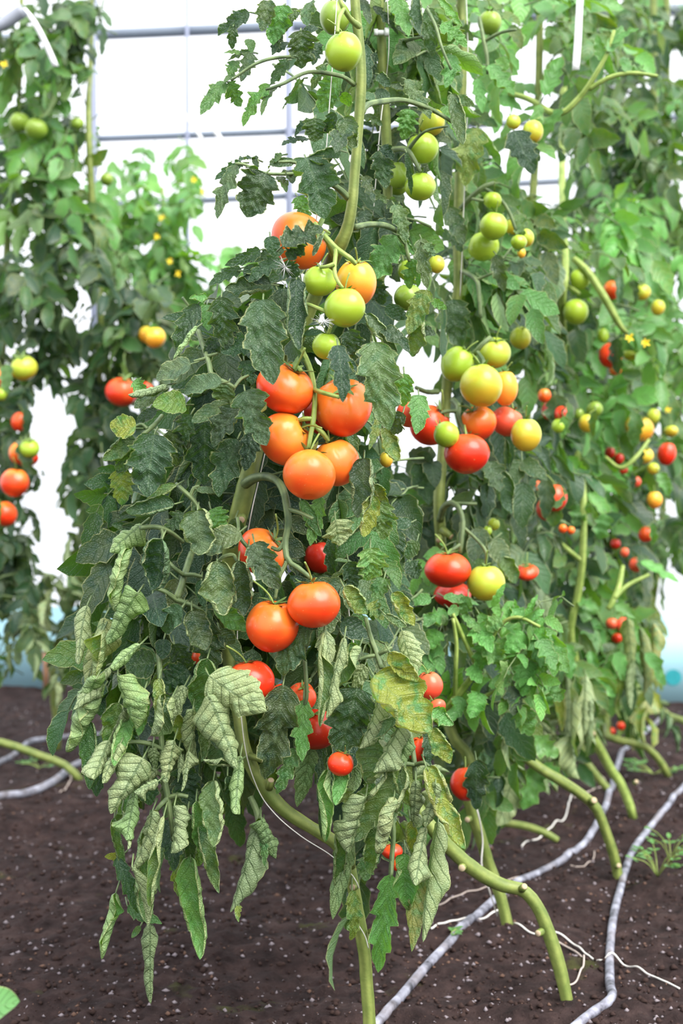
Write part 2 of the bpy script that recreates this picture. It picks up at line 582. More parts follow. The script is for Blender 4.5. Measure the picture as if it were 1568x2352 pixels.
bg.inputs[1].default_value = 1.72
nt.links.new(bg.outputs[0], wo.inputs[0])

sun = bpy.data.lights.new('hazy_sun', 'SUN')
sun.energy = 5.0
sun.angle = math.radians(45)
sun.color = (1.0, 0.97, 0.92)
so = bpy.data.objects.new('hazy_sun', sun)
# from behind the camera's right shoulder, high up
so.rotation_euler = (math.radians(42), math.radians(0), math.radians(38))
so.location = (2, -2, 5)
COL.objects.link(so)

SC.view_settings.view_transform = 'Standard'
SC.view_settings.look = 'None'
SC.view_settings.gamma = 1.0
SC.view_settings.exposure = 0.27
SC.view_settings.use_curve_mapping = False
cy = SC.cycles
cy.max_bounces = 5
cy.diffuse_bounces = 2
cy.glossy_bounces = 1
cy.transmission_bounces = 2
cy.transparent_max_bounces = 8
cy.caustics_reflective = False
cy.caustics_refractive = False
cy.use_denoising = True
cy.adaptive_threshold = 0.03
cy.sample_clamp_indirect = 6.0

# ---------------------------------------------------------------- the setting
WSL = -0.157


def wall_d(x):
    return 6.25 + WSL * x


def W3(px, py, off=0.0):
    """point of the back wall (off metres in front of it) seen at a pixel"""
    r = ray(px, py)
    d = (6.25 - off) / (r[1] - WSL * r[0]) * r[1]
    return P(px, py, d)


WROT = math.atan(WSL)


NOISE = {}


def smooth_noise(x, y, cell, seed):
    if seed not in NOISE: NOISE[seed] = np.random.default_rng(seed).normal(size=(256, 256))
    g = NOISE[seed]
    fx, fy = x / cell + 90, y / cell + 90
    ix, iy = np.floor(fx).astype(int), np.floor(fy).astype(int)
    tx, ty = fx - ix, fy - iy
    tx = tx * tx * (3 - 2 * tx); ty = ty * ty * (3 - 2 * ty)
    a, b = g[ix % 256, iy % 256], g[(ix + 1) % 256, iy % 256]
    c, d = g[ix % 256, (iy + 1) % 256], g[(ix + 1) % 256, (iy + 1) % 256]
    return (a * (1 - tx) + b * tx) * (1 - ty) + (c * (1 - tx) + d * tx) * ty


def soil_z(x, y):
    x, y = np.asarray(x, float), np.asarray(y, float)
    return 0.014 * smooth_noise(x, y, 0.42, 1) + 0.007 * smooth_noise(x, y, 0.11, 2) + 0.0035 * smooth_noise(x, y, 0.035, 3)


xs = np.concatenate([np.linspace(-7, -2, 30)[:-1], np.linspace(-2, 2.4, 420)[:-1], np.linspace(2.4, 7, 30)])
ys = np.concatenate([np.linspace(-2, 1.8, 20)[:-1], np.linspace(1.8, 4.2, 330)[:-1], np.linspace(4.2, 7.6, 170)])
XX, YY = np.meshgrid(xs, ys, indexing='ij')
ZZ = soil_z(XX, YY) + 0.0034 * smooth_noise(XX, YY, 0.013, 4) * (YY < 4.3) * (np.abs(XX) < 2.2)
fl = MB()
i, j = np.meshgrid(np.arange(len(xs) - 1), np.arange(len(ys) - 1), indexing='ij')
nyy = len(ys)
fl.add(np.stack([XX, YY, ZZ], -1).reshape(-1, 3), np.stack([i * nyy + j, (i + 1) * nyy + j, (i + 1) * nyy + j + 1, i * nyy + j + 1], -1).reshape(-1, 4))
tag(fl.build('floor', SOIL), kind='structure')


def GZ(px, py, up=0.0):
    p = G(px, py)
    return np.array([p[0], p[1], float(soil_z(p[0], p[1])) + up])


# pale grains and crumbs lying on the soil
ico = np.array([[0, 0, 1], [0.9, 0, 0.1], [0, 0.9, -0.1], [-0.9, 0, 0.1], [0, -0.9, -0.1], [0, 0, -1.0]])
icf = np.array([[0, 1, 2], [0, 2, 3], [0, 3, 4], [0, 4, 1], [5, 2, 1], [5, 3, 2], [5, 4, 3], [5, 1, 4]])


def grains(name, n, lo, hi, mat, seed, ymax=6.0):
    r = np.random.default_rng(seed)
    g = MB()
    for _ in range(n):
        y = 1.9 + (ymax - 1.9) * r.random() ** 1.5
        x = (r.random() - 0.5) * 0.62 * y
        s = lo + (hi - lo) * r.random() ** 3
        v = ico * s * (0.5 + 0.8 * r.random((6, 3))) * [1.0, r.uniform(0.5, 1.3), 0.7]
        a = r.random() * 6.28
        v = v @ np.array([[math.cos(a), -math.sin(a), 0], [math.sin(a), math.cos(a), 0], [0, 0, 1]])
        g.add(v + [x, y, float(soil_z(x, y)) + s * 0.25], None, icf)
    return g.build(name, mat, smooth=False)


tag(grains('perlite_grains', 6500, 0.0010, 0.0082, plain('perlite', (0.215, 0.185, 0.20), 0.8, 0.2, 0.6, 90), 5), 'pale grey grains scattered all over the brown soil', 'grain', kind='stuff')
tag(grains('bark_crumbs', 3500, 0.001, 0.008, plain('bark', (0.13, 0.078, 0.058), 0.9, 0.1, 0.5, 90), 8), 'tan bark crumbs mixed through the soil surface', 'bark', kind='stuff')
tag(grains('soil_crumbs', 16000, 0.0016, 0.011, plain('crumb', (0.040, 0.025, 0.022), 0.95, 0.1, 0.6, 90), 6), 'small brown crumbs of earth lying on the soil bed', 'soil', kind='stuff')

# back wall of clear film, blue skirt along its foot, steel frame
xa, xb = -6.5, 6.5
m = MB()
m.add([[xa, wall_d(xa), 0.30], [xb, wall_d(xb), 0.30], [xb, wall_d(xb), 4.4], [xa, wall_d(xa), 4.4]], [[0, 1, 2, 3]])
tag(m.build('wall_back', FILM, smooth=False), kind='structure')
m = MB()
box(m, [0, wall_d(0) - 0.012, 0.17], [13.2, 0.012, 0.40], WROT)
tag(m.build('trim_1', SKIRT, smooth=False), kind='structure')
ntrim = [1]


def pipe(pts, r, mat=None):
    ntrim[0] += 1
    m = MB()
    tube(m, pts, r, n=max(2, len(pts)), sides=12)
    return tag(m.build('trim_%d' % ntrim[0], mat or STEEL), kind='structure')


def rail(x1, y1, x2, y2, r, off):
    a, b = W3(x1, y1, off), W3(x2, y2, off)
    d = b - a
    pipe([a - d * 2.5, b + d * 3.0], r)


rail(0, 90, 700, 59, 0.0235, 0.05)
rail(215, 319, 690, 301, 0.015, 0.05)
rail(530, 457, 770, 444, 0.014, 0.05)
for px, r in ((215, 0.016), (430, 0.0085), (664, 0.0165), (-260, 0.0145), (1760, 0.0145)):
    q = W3(px, 300, 0.09)
    pipe([[q[0], q[1], -0.02], [q[0], q[1], 4.3]], r, STEELP)
q = W3(106, 1590, 0.06)
m = MB()
box(m, [q[0], q[1], 0.10], [0.022, 0.022, 0.24], WROT)
tag(m.build('wooden_stake', WOOD, smooth=False), 'brown wooden stake at the foot of the blue wall skirt on the left', 'stake')

# round teal prints on the skirt
for (px, py, r, inner, lab) in ((158, 1572, 0.036, 1, 'round teal mark with a pale centre near the brown stake'), (62, 1470, 0.030, 0, 'teal round mark on the blue skirt at the far left'),
                                (1546, 1556, 0.034, 0, 'teal round mark on the blue skirt at the far right')):
    c = W3(px, py, 0.022)
    n = np.array([math.sin(WROT), -math.cos(WROT), 0])
    t = np.array([math.cos(WROT), math.sin(WROT), 0])
    m = MB()
    k = 28
    for (r0, r1, mat, dz) in ((r * 0.62 if inner else 0.0, r, 0, 0.0),) + (((0.0, r * 0.62, 1, 0.0),) if inner else ()):
        a = np.linspace(0, 6.2832, k, endpoint=False)
        ring = lambda q: c + n * dz + q * (np.cos(a)[:, None] * t + np.sin(a)[:, None] * np.array([0, 0, 1]))
        v = np.concatenate([ring(max(r0, 1e-4)), ring(r1)])
        j = np.arange(k)
        m.add(v, np.stack([j, (j + 1) % k, k + (j + 1) % k, k + j], 1), mat=mat)
    tag(m.build('printed_mark', [TEAL, WHITEP], smooth=False, origin=c), lab, 'mark')

# ---------------------------------------------------------------- hoses and twine on the ground
def ground_line(name, px, r, mat, label, cat, n=60, up=0.6, flat=1.0, lift=None):
    pts = [GZ(x, y, r * up) for x, y in px]
    if lift:
        for k, z in lift.items(): pts[k][2] += z
    s = spline(pts, n)
    s[:, 2] = np.maximum(s[:, 2], soil_z(s[:, 0], s[:, 1]) + max(r * 0.25, 0.0045 - r * 0.2))
    m = MB()
    tube(m, s, np.full(n, r), sides=10, raw=True, flat=flat, wob=0.03)
    o = m.build(name, mat, origin=pts[0])
    return tag(o, label, cat)


g0 = G(870, 2340)
ground_line('drip_hose', [(700, 2520), (868, 2343), (985, 2215), (1090, 2105), (1180, 2040), (1260, 1990), (1340, 1925), (1385, 1870), (1405, 1815), (1412, 1770), (1440, 1722), (1480, 1690), (1522, 1664)], 0.0092, HOSE,
            'grey weathered drip hose running under the leaning tomato stems', 'hose', 120)
ground_line('drip_hose', [(1280, 2400), (1345, 2345), (1402, 2310), (1400, 2265), (1400, 2190), (1408, 2110), (1424, 2040), (1450, 1970), (1490, 1905), (1530, 1860), (1572, 1815), (1640, 1745)], 0.0088, HOSE,
            'pale grey hose with a sharp kink at the lower right edge', 'hose', 120)
ground_line('drip_hose', [(-60, 1862), (0, 1843), (60, 1832), (120, 1808), (170, 1772), (215, 1752), (320, 1730), (420, 1712)], 0.0130, HOSE,
            'grey hose on the soil at left, behind the curled leaves of the front plant', 'hose', 80)
ground_line('drip_hose', [(-50, 1775), (0, 1752), (30, 1738), (70, 1715), (130, 1703), (200, 1695), (330, 1685)], 0.0105, HOSE,
            'farther thin grey hose crossing the soil behind the left plants', 'hose', 60)
TW = 0.0021
ground_line('loose_twine', [(1560, 2282), (1500, 2250), (1440, 2215), (1405, 2206), (1380, 2208), (1345, 2185), (1310, 2160), (1270, 2150), (1225, 2150), (1180, 2130)], TW * 0.85, TWINE,
            'loose pale twine reaching across the kinked hose to the right edge', 'twine', 80, lift={3: 0.02})
ground_line('loose_twine', [(1280, 2160), (1310, 2172), (1335, 2195), (1340, 2225), (1325, 2255), (1305, 2268)], TW * 0.85, TWINEB,
            'twine curling back to the nearest stem foot at right', 'twine', 50)
ground_line('loose_twine', [(1198, 1931), (1235, 1905), (1270, 1885), (1298, 1870), (1308, 1845), (1312, 1825)], TW, TWINE,
            'zigzag twine on the soil beside the short bare stem', 'twine', 50)
ground_line('loose_twine', [(990, 2143), (1020, 2125), (1060, 2112), (1100, 2105), (1150, 2085)], TW, TWINE,
            'stiff pale twine end lying left of the drip hose by a seedling', 'twine', 40)
ground_line('loose_twine', [(1000, 2085), (1050, 2060), (1100, 2040), (1170, 2025), (1240, 2000)], TW * 0.7, TWINEB,
            'thin faded twine on the soil just above the stiff pale end', 'twine', 40)
ground_line('loose_twine', [(1225, 1830), (1275, 1800), (1310, 1770)], TW, TWINEB, 'faded straight twine on the soil under the leaning stems', 'twine', 30)
ground_line('loose_twine', [(1350, 1765), (1375, 1770), (1390, 1785), (1388, 1805), (1365, 1818), (1340, 1828), (1318, 1838)], TW * 1.1, TWINEB,
            'looped twine hooked round the leaning stem beside the drip hose', 'twine', 50)
ground_line('loose_twine', [(1365, 1940), (1362, 1960), (1345, 1978), (1310, 1990)], TW * 0.6, TWINEB, 'short thin brown twine end along the drip hose', 'twine', 30)
ground_line('loose_twine', [(160, 1780), (163, 1800), (150, 1816), (138, 1826)], TW * 1.1, TWINEB, 'twine end drooping off the left hose', 'twine', 30)

# ---------------------------------------------------------------- fittings hanging from the frame
def strip(px, w, label, d, t=0.004):
    m = MB()
    a = [P(x, y, d) for x, y in px]
    c = spline(a, 14)
    hw = w / 2
    V, q = [], []
    for k, p in enumerate(c):
        s = np.array([1, 0.25 * math.sin(k * 0.5), 0.1]) * hw
        V += [p - s, p + s, p + s + [0, t, 0], p - s + [0, t, 0]]
    for k in range(len(c) - 1):
        b = k * 4
        q += [[b + e, b + (e + 1) % 4, b + 4 + (e + 1) % 4, b + 4 + e] for e in range(4)]
    q += [[0, 3, 2, 1], [len(V) - 4, len(V) - 3, len(V) - 2, len(V) - 1]]
    m.add(V, q)
    return tag(m.build('hanging_strip', STRIP, origin=a[0]), label, 'strip')


strip([(52, 18), (75, 45), (100, 90), (128, 152)], 0.0165, 'white plastic strip slanting below the grey film roll at upper left', 4.05)
strip([(262, 192), (265, 215), (268, 238)], 0.010, 'short white plastic strip hanging behind the upper left leaves', 5.6)
strip([(404, 236), (430, 272), (466, 322)], 0.013, 'slanting white strip crossing the thinnest upright pipe', 5.8)
strip([(486, 288), (497, 305), (508, 322)], 0.020, 'faint white strip on the middle steel rail', 5.9)
strip([(1334, -40), (1330, 30), (1327, 90), (1322, 160)], 0.0155, 'white strap hanging down among the upper right leaves', 3.15)
m = MB()
tube(m, [P(-30, 68, 4.05), P(6, 55, 4.05), P(56, 22, 4.05)], [0.018, 0.0185, 0.0185], n=8, sides=14)
tag(m.build('film_roll', ROLL, origin=P(6, 55, 4.05)), 'grey rolled film end sticking in at the upper left corner', 'roll')

# ---------------------------------------------------------------- tomatoes
# px, py, rx, ry (pixels), distance, ripeness, calyx direction (right, up, towards camera) or None, label
TOM = [
 # front plant
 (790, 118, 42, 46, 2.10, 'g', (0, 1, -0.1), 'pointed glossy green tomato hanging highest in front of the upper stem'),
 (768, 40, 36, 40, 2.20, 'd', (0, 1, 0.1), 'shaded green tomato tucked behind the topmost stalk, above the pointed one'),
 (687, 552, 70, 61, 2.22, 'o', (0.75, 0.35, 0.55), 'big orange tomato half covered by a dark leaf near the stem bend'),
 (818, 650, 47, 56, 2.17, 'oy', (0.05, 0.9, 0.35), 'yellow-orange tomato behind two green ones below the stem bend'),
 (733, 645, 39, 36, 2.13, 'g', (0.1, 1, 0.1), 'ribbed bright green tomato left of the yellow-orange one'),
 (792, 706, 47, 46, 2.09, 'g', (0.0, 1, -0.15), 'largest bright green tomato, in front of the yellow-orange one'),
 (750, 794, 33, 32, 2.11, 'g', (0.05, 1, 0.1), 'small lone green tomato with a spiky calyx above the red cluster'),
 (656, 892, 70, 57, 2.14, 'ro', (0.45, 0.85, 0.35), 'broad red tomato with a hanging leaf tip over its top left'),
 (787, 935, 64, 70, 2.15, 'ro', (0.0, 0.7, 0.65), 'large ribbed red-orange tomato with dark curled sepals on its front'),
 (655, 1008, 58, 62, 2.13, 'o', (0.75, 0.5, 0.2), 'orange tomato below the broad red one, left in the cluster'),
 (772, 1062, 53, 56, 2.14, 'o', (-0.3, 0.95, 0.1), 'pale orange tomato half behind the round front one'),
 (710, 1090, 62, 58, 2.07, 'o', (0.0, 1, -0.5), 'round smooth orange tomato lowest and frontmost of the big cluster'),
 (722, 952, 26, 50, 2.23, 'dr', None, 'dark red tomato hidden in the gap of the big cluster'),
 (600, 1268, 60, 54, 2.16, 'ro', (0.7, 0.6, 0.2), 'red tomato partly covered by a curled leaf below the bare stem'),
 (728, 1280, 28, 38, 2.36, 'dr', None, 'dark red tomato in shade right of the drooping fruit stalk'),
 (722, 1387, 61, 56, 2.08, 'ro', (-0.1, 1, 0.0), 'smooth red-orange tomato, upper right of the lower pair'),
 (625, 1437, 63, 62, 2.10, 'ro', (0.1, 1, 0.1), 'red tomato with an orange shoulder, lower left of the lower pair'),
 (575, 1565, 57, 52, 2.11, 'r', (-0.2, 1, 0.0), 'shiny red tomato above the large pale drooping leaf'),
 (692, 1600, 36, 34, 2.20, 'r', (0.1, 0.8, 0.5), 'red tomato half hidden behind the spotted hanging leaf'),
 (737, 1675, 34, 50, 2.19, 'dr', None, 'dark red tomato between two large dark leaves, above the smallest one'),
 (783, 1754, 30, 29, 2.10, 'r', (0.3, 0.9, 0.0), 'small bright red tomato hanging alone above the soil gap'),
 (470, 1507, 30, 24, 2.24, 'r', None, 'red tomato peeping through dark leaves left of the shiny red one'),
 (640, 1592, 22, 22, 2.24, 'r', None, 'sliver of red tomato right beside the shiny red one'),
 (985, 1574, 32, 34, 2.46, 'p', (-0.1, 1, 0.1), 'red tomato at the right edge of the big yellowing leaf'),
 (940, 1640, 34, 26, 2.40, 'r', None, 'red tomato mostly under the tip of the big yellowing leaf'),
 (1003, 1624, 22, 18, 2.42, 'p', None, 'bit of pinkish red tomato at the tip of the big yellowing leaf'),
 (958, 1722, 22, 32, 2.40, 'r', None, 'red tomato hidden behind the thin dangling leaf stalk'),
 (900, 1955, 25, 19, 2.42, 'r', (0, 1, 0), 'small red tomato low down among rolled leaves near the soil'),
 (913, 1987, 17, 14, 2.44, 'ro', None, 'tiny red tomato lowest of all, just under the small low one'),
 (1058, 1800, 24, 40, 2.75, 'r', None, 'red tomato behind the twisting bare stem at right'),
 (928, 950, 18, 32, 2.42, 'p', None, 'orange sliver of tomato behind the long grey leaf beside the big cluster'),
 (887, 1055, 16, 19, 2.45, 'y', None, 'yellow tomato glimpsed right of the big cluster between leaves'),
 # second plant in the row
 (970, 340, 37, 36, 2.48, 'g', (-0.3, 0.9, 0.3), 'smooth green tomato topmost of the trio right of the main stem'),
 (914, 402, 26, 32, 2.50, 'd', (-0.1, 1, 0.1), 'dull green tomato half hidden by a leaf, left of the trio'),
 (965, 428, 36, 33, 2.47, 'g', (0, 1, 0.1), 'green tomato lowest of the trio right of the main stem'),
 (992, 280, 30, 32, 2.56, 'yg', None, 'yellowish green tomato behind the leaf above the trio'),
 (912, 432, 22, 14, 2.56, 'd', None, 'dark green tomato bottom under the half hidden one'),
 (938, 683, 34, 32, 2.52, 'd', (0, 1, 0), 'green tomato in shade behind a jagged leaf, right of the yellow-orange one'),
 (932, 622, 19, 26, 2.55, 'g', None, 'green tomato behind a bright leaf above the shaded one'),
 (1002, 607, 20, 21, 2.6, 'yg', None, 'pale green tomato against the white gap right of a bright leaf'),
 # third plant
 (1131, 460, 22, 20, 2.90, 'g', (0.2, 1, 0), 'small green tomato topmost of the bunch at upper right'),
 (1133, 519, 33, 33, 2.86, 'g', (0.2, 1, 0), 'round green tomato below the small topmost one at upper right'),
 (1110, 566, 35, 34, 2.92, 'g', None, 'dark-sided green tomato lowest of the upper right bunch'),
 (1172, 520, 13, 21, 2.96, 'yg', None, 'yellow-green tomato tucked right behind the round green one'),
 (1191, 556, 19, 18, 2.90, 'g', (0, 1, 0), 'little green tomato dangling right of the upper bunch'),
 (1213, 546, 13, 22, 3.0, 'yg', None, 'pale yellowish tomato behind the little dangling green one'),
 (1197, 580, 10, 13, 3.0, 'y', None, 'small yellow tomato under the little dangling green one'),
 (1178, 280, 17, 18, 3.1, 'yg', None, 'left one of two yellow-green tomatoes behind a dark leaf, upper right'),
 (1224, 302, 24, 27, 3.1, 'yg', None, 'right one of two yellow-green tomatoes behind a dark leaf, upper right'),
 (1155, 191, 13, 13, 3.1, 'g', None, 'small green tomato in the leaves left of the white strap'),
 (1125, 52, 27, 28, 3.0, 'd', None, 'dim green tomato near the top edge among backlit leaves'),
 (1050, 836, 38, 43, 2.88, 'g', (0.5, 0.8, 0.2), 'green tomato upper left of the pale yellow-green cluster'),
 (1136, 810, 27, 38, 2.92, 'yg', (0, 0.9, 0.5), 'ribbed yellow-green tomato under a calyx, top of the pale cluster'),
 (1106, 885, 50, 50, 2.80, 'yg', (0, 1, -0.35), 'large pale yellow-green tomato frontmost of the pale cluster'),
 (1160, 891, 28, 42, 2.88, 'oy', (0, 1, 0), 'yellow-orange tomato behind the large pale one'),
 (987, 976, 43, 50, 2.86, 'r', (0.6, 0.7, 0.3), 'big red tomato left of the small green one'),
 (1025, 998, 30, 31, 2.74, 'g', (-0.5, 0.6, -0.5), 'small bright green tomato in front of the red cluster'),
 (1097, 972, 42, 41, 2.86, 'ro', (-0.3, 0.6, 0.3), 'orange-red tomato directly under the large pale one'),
 (1164, 968, 28, 37, 2.92, 'p', None, 'pinkish red tomato between the orange-red and the yellow-green ones'),
 (1207, 998, 36, 40, 2.86, 'yg', (0, 1, 0), 'shiny yellow-green tomato rightmost of the red cluster'),
 (1071, 1042, 51, 47, 2.76, 'r', (0, 1, -0.3), 'round red tomato lowest of the cluster with the small green one'),
 (1028, 1308, 53, 42, 2.80, 'r', (0.0, 1, 0.1), 'flattened red tomato beside a yellow-green one, lower right'),
 (1116, 1338, 44, 43, 2.80, 'yg', (0, 1, 0), 'shiny yellow-green tomato right of the flattened red one'),
 (1040, 1366, 45, 30, 2.90, 'dr', None, 'dark red tomato under the flattened red one'),
 (1118, 1220, 11, 13, 3.0, 'g', None, 'tiny green fruit, left of the tiny two above the shiny yellow-green one'),
 (1133, 1204, 15, 15, 3.05, 'yg', None, 'tiny yellow-green fruit, right of the tiny two in the leaves'),
 (1195, 776, 24, 27, 3.15, 'yg', (0, 0.9, 0.4), 'yellow-green tomato half behind a leaf right of the pale cluster'),
 # farther plants at right
 (1332, 640, 24, 25, 3.6, 'g', None, 'green tomato left of the bright arching side shoot'),
 (1322, 716, 30, 30, 3.6, 'g', (0.5, 0.6, -0.5), 'ribbed green tomato below the one by the arching side shoot'),
 (1402, 666, 17, 23, 3.9, 'ro', None, 'orange-red tomato right behind the arching side shoot'),
 (1477, 671, 14, 21, 4.1, 'yg', None, 'left of two yellow-green tomatoes right of the arching shoot'),
 (1510, 706, 16, 19, 4.1, 'yg', None, 'right of two yellow-green tomatoes right of the arching shoot'),
 (1384, 770, 14, 18, 4.0, 'g', None, 'pale green tomato in leaves above the bright red streak'),
 (1392, 816, 18, 30, 3.9, 'r', None, 'red tomato striped by leaves right of the middle, upper'),
 (1412, 850, 14, 12, 3.9, 'o', None, 'small orange tomato just under the leaf-striped red one'),
 (1445, 816, 16, 12, 4.1, 'yg', None, 'yellowish green small tomato right of the leaf-striped red one'),
 (1250, 908, 15, 17, 3.5, 'o', None, 'orange tomato behind leaves right of the yellow-orange one'),
 (1256, 942, 12, 26, 3.55, 'dr', None, 'deep red sliver of tomato under the orange one behind leaves'),
 (1286, 952, 15, 21, 3.5, 'r', None, 'red tomato left of a small long green one, right part'),
 (1278, 978, 11, 17, 3.45, 'g', None, 'small long green tomato under the red one'),
 (1344, 972, 16, 22, 3.6, 'yg', None, 'pale green tomato below two dull green ones'),
 (1365, 940, 20, 18, 3.7, 'd', None, 'dull green tomato above right of the pale green one'),
 (1330, 951, 11, 14, 3.7, 'd', None, 'small dull green tomato above left of the pale green one'),
 (1452, 976, 17, 24, 4.0, 'y', None, 'left tomato of the yellow pair near the right edge'),
 (1481, 985, 19, 29, 3.95, 'y', None, 'right tomato of the yellow pair near the right edge'),
 (1500, 956, 15, 19, 4.2, 'yg', None, 'yellow-green tomato above right of the yellow pair'),
 (1541, 990, 16, 14, 4.2, 'yg', None, 'yellow-green tomato nearest the right edge'),
 (1485, 1046, 14, 20, 3.95, 'y', None, 'yellow tomato below the yellow pair'),
 (1500, 1076, 14, 14, 4.0, 'yg', None, 'greenish yellow tomato beneath the lower yellow one'),
 (1531, 1042, 21, 28, 4.1, 'r', None, 'red tomato at the right edge beside the lower yellow ones'),
 (1400, 1040, 12, 14, 4.1, 'dr', None, 'left one of two dark red tomatoes at right'),
 (1421, 1054, 11, 14, 4.1, 'dr', None, 'right one of two dark red tomatoes at right'),
 (1432, 1080, 10, 9, 4.0, 'r', None, 'small red tomato just below the two dark red ones'),
 (1463, 1106, 9, 13, 4.0, 'p', None, 'pinkish tomato sliver between the dark red ones and the orange-yellow one'),
 (1502, 1148, 18, 21, 3.95, 'oy', (0, 1, 0), 'lone orange-yellow tomato near the right edge'),
 (1480, 1227, 14, 19, 4.0, 'r', None, 'red tomato half behind a leaf below the orange-yellow one'),
 (1413, 1249, 12, 13, 4.1, 'dr', None, 'dark red round tomato left of the half-leafed red one'),
 (1434, 1268, 10, 12, 4.0, 'p', None, 'pinkish tomato just right of the dark red round one'),
 (1454, 1297, 10, 18, 4.0, 'p', None, 'long pinkish tomato sliver lowest near the dark red round one'),
 (1246, 1168, 15, 29, 3.45, 'p', None, 'pinkish red tomato left of the pear-shaped red one'),
 (1281, 1143, 21, 33, 3.4, 'r', None, 'pear-shaped red tomato right of the middle'),
 (1262, 1140, 7, 19, 3.42, 'yg', None, 'small slim green tomato between the pinkish and the pear-shaped ones'),
 (1237, 1115, 7, 12, 3.5, 'p', None, 'thin pink sliver of tomato above the pinkish red one'),
 (1292, 1214, 10, 11, 3.5, 'o', None, 'left small orange tomato beside the bright upright stem'),
 (1311, 1218, 9, 10, 3.5, 'o', None, 'right small orange tomato beside the bright upright stem'),
 (1210, 1314, 27, 19, 3.3, 'r', None, 'red tomato capped by a dark leaf right of the shiny yellow-green one'),
 (1405, 1432, 14, 14, 4.0, 'p', None, 'left tomato of the pinkish leaf-crossed group low at right'),
 (1430, 1436, 15, 20, 4.0, 'p', None, 'right tomato of the pinkish leaf-crossed group low at right'),
 (1416, 1466, 13, 12, 4.05, 'r', None, 'red tomato at the bottom of the pinkish leaf-crossed group'),
 (1401, 1679, 13, 10, 4.6, 'r', None, 'left of two red tomatoes low beside the far end of the drip hose'),
 (1425, 1667, 10, 11, 4.6, 'r', None, 'right of two red tomatoes low beside the far end of the drip hose'),
 # left plants
 (55, 845, 31, 31, 4.35, 'yg', (-0.1, 0.9, 0.45), 'olive yellow-green tomato near the left edge'),
 (-4, 868, 14, 24, 4.35, 'o', None, 'orange tomato cut off by the left edge'),
 (3, 905, 14, 16, 4.3, 'g', None, 'small green tomato at the left edge under the orange one'),
 (42, 968, 17, 23, 4.4, 'r', None, 'red tomato half behind dark leaves at left'),
 (34, 1040, 14, 26, 4.35, 'o', None, 'orange tomato beside the green one at left'),
 (68, 1030, 23, 24, 4.3, 'g', None, 'green tomato beside the white gap at left'),
 (65, 1054, 24, 18, 4.4, 'r', None, 'red tomato under the green one at left'),
 (35, 1108, 33, 34, 4.3, 'ro', (0.1, 1, 0), 'large red tomato near the left edge'),
 (17, 1180, 22, 30, 4.3, 'ro', None, 'lowest red tomato at the left edge'),
 (45, 281, 25, 22, 4.5, 'd', None, 'left green tomato of the pair near the upper left edge'),
 (82, 296, 27, 24, 4.5, 'd', None, 'right green tomato of the pair near the upper left edge'),
 (176, 284, 17, 15, 4.6, 'd', None, 'small round green tomato right of the upper left pair'),
 (245, 412, 15, 15, 4.8, 'd', None, 'blurred green tomato in the bright leaves left of the thin upright pipe'),
 (355, 775, 25, 25, 4.4, 'y', None, 'yellow tomato, right of the joined pair left of the front plant'),
 (332, 768, 14, 20, 4.45, 'y', None, 'yellow-orange tomato, left of the joined pair left of the front plant'),
 (280, 900, 29, 36, 4.35, 'r', None, 'deep red tomato in the dark foliage left of the front plant'),
 (338, 888, 14, 11, 4.4, 'r', None, 'sliver of red tomato behind the curled leaf tip of the front plant'),
]
SLICES = []
NG, MG = 36, 26


def tomato_mesh(mb, rx, rz, ribs, seed):
    r = np.random.default_rng(seed)
    th = np.linspace(0, math.pi, MG)
    ph = np.linspace(0, 2 * math.pi, NG, endpoint=False)
    TH, PH = np.meshgrid(th, ph, indexing='ij')
    k = r.choice([4, 5, 6]); p0 = r.random(4) * 6.28
    s = np.sin(TH)
    top = np.clip(np.cos(TH) * 0.75 + 0.25, 0, 1) ** 1.3
    rr = s * (1 - ribs * top * (0.5 + 0.5 * np.cos(k * PH + p0[0])) ** 3 - 0.3 * ribs * np.cos(3 * PH + p0[1]))
    rr *= 1 + 0.03 * np.cos(2 * PH + p0[2])
    z = np.cos(TH) * (1 - 0.06 * s ** 2) - 0.24 * np.exp(-(s / 0.30) ** 2) * (TH < 1.5) + 0.05 * np.exp(-(s / 0.15) ** 2) * (TH > 1.6)
    v = np.stack([rx * rr * np.cos(PH), rx * rr * np.sin(PH), rz * z], -1)
    V = np.concatenate([v[1:-1].reshape(-1, 3), v[0, :1], v[-1, :1]])
    i, j = np.meshgrid(np.arange(MG - 3), np.arange(NG), indexing='ij')
    j2 = (j + 1) % NG
    q = np.stack([i * NG + j, (i + 1) * NG + j, (i + 1) * NG + j2, i * NG + j2], -1).reshape(-1, 4)
    a = (MG - 2) * NG
    jj = np.arange(NG)
    t = np.concatenate([np.stack([np.full(NG, a), jj, (jj + 1) % NG], 1), np.stack([np.full(NG, a + 1), (MG - 3) * NG + (jj + 1) % NG, (MG - 3) * NG + jj], 1)])
    mb.add(V, q, t)
    return rz * (1 - 0.24)


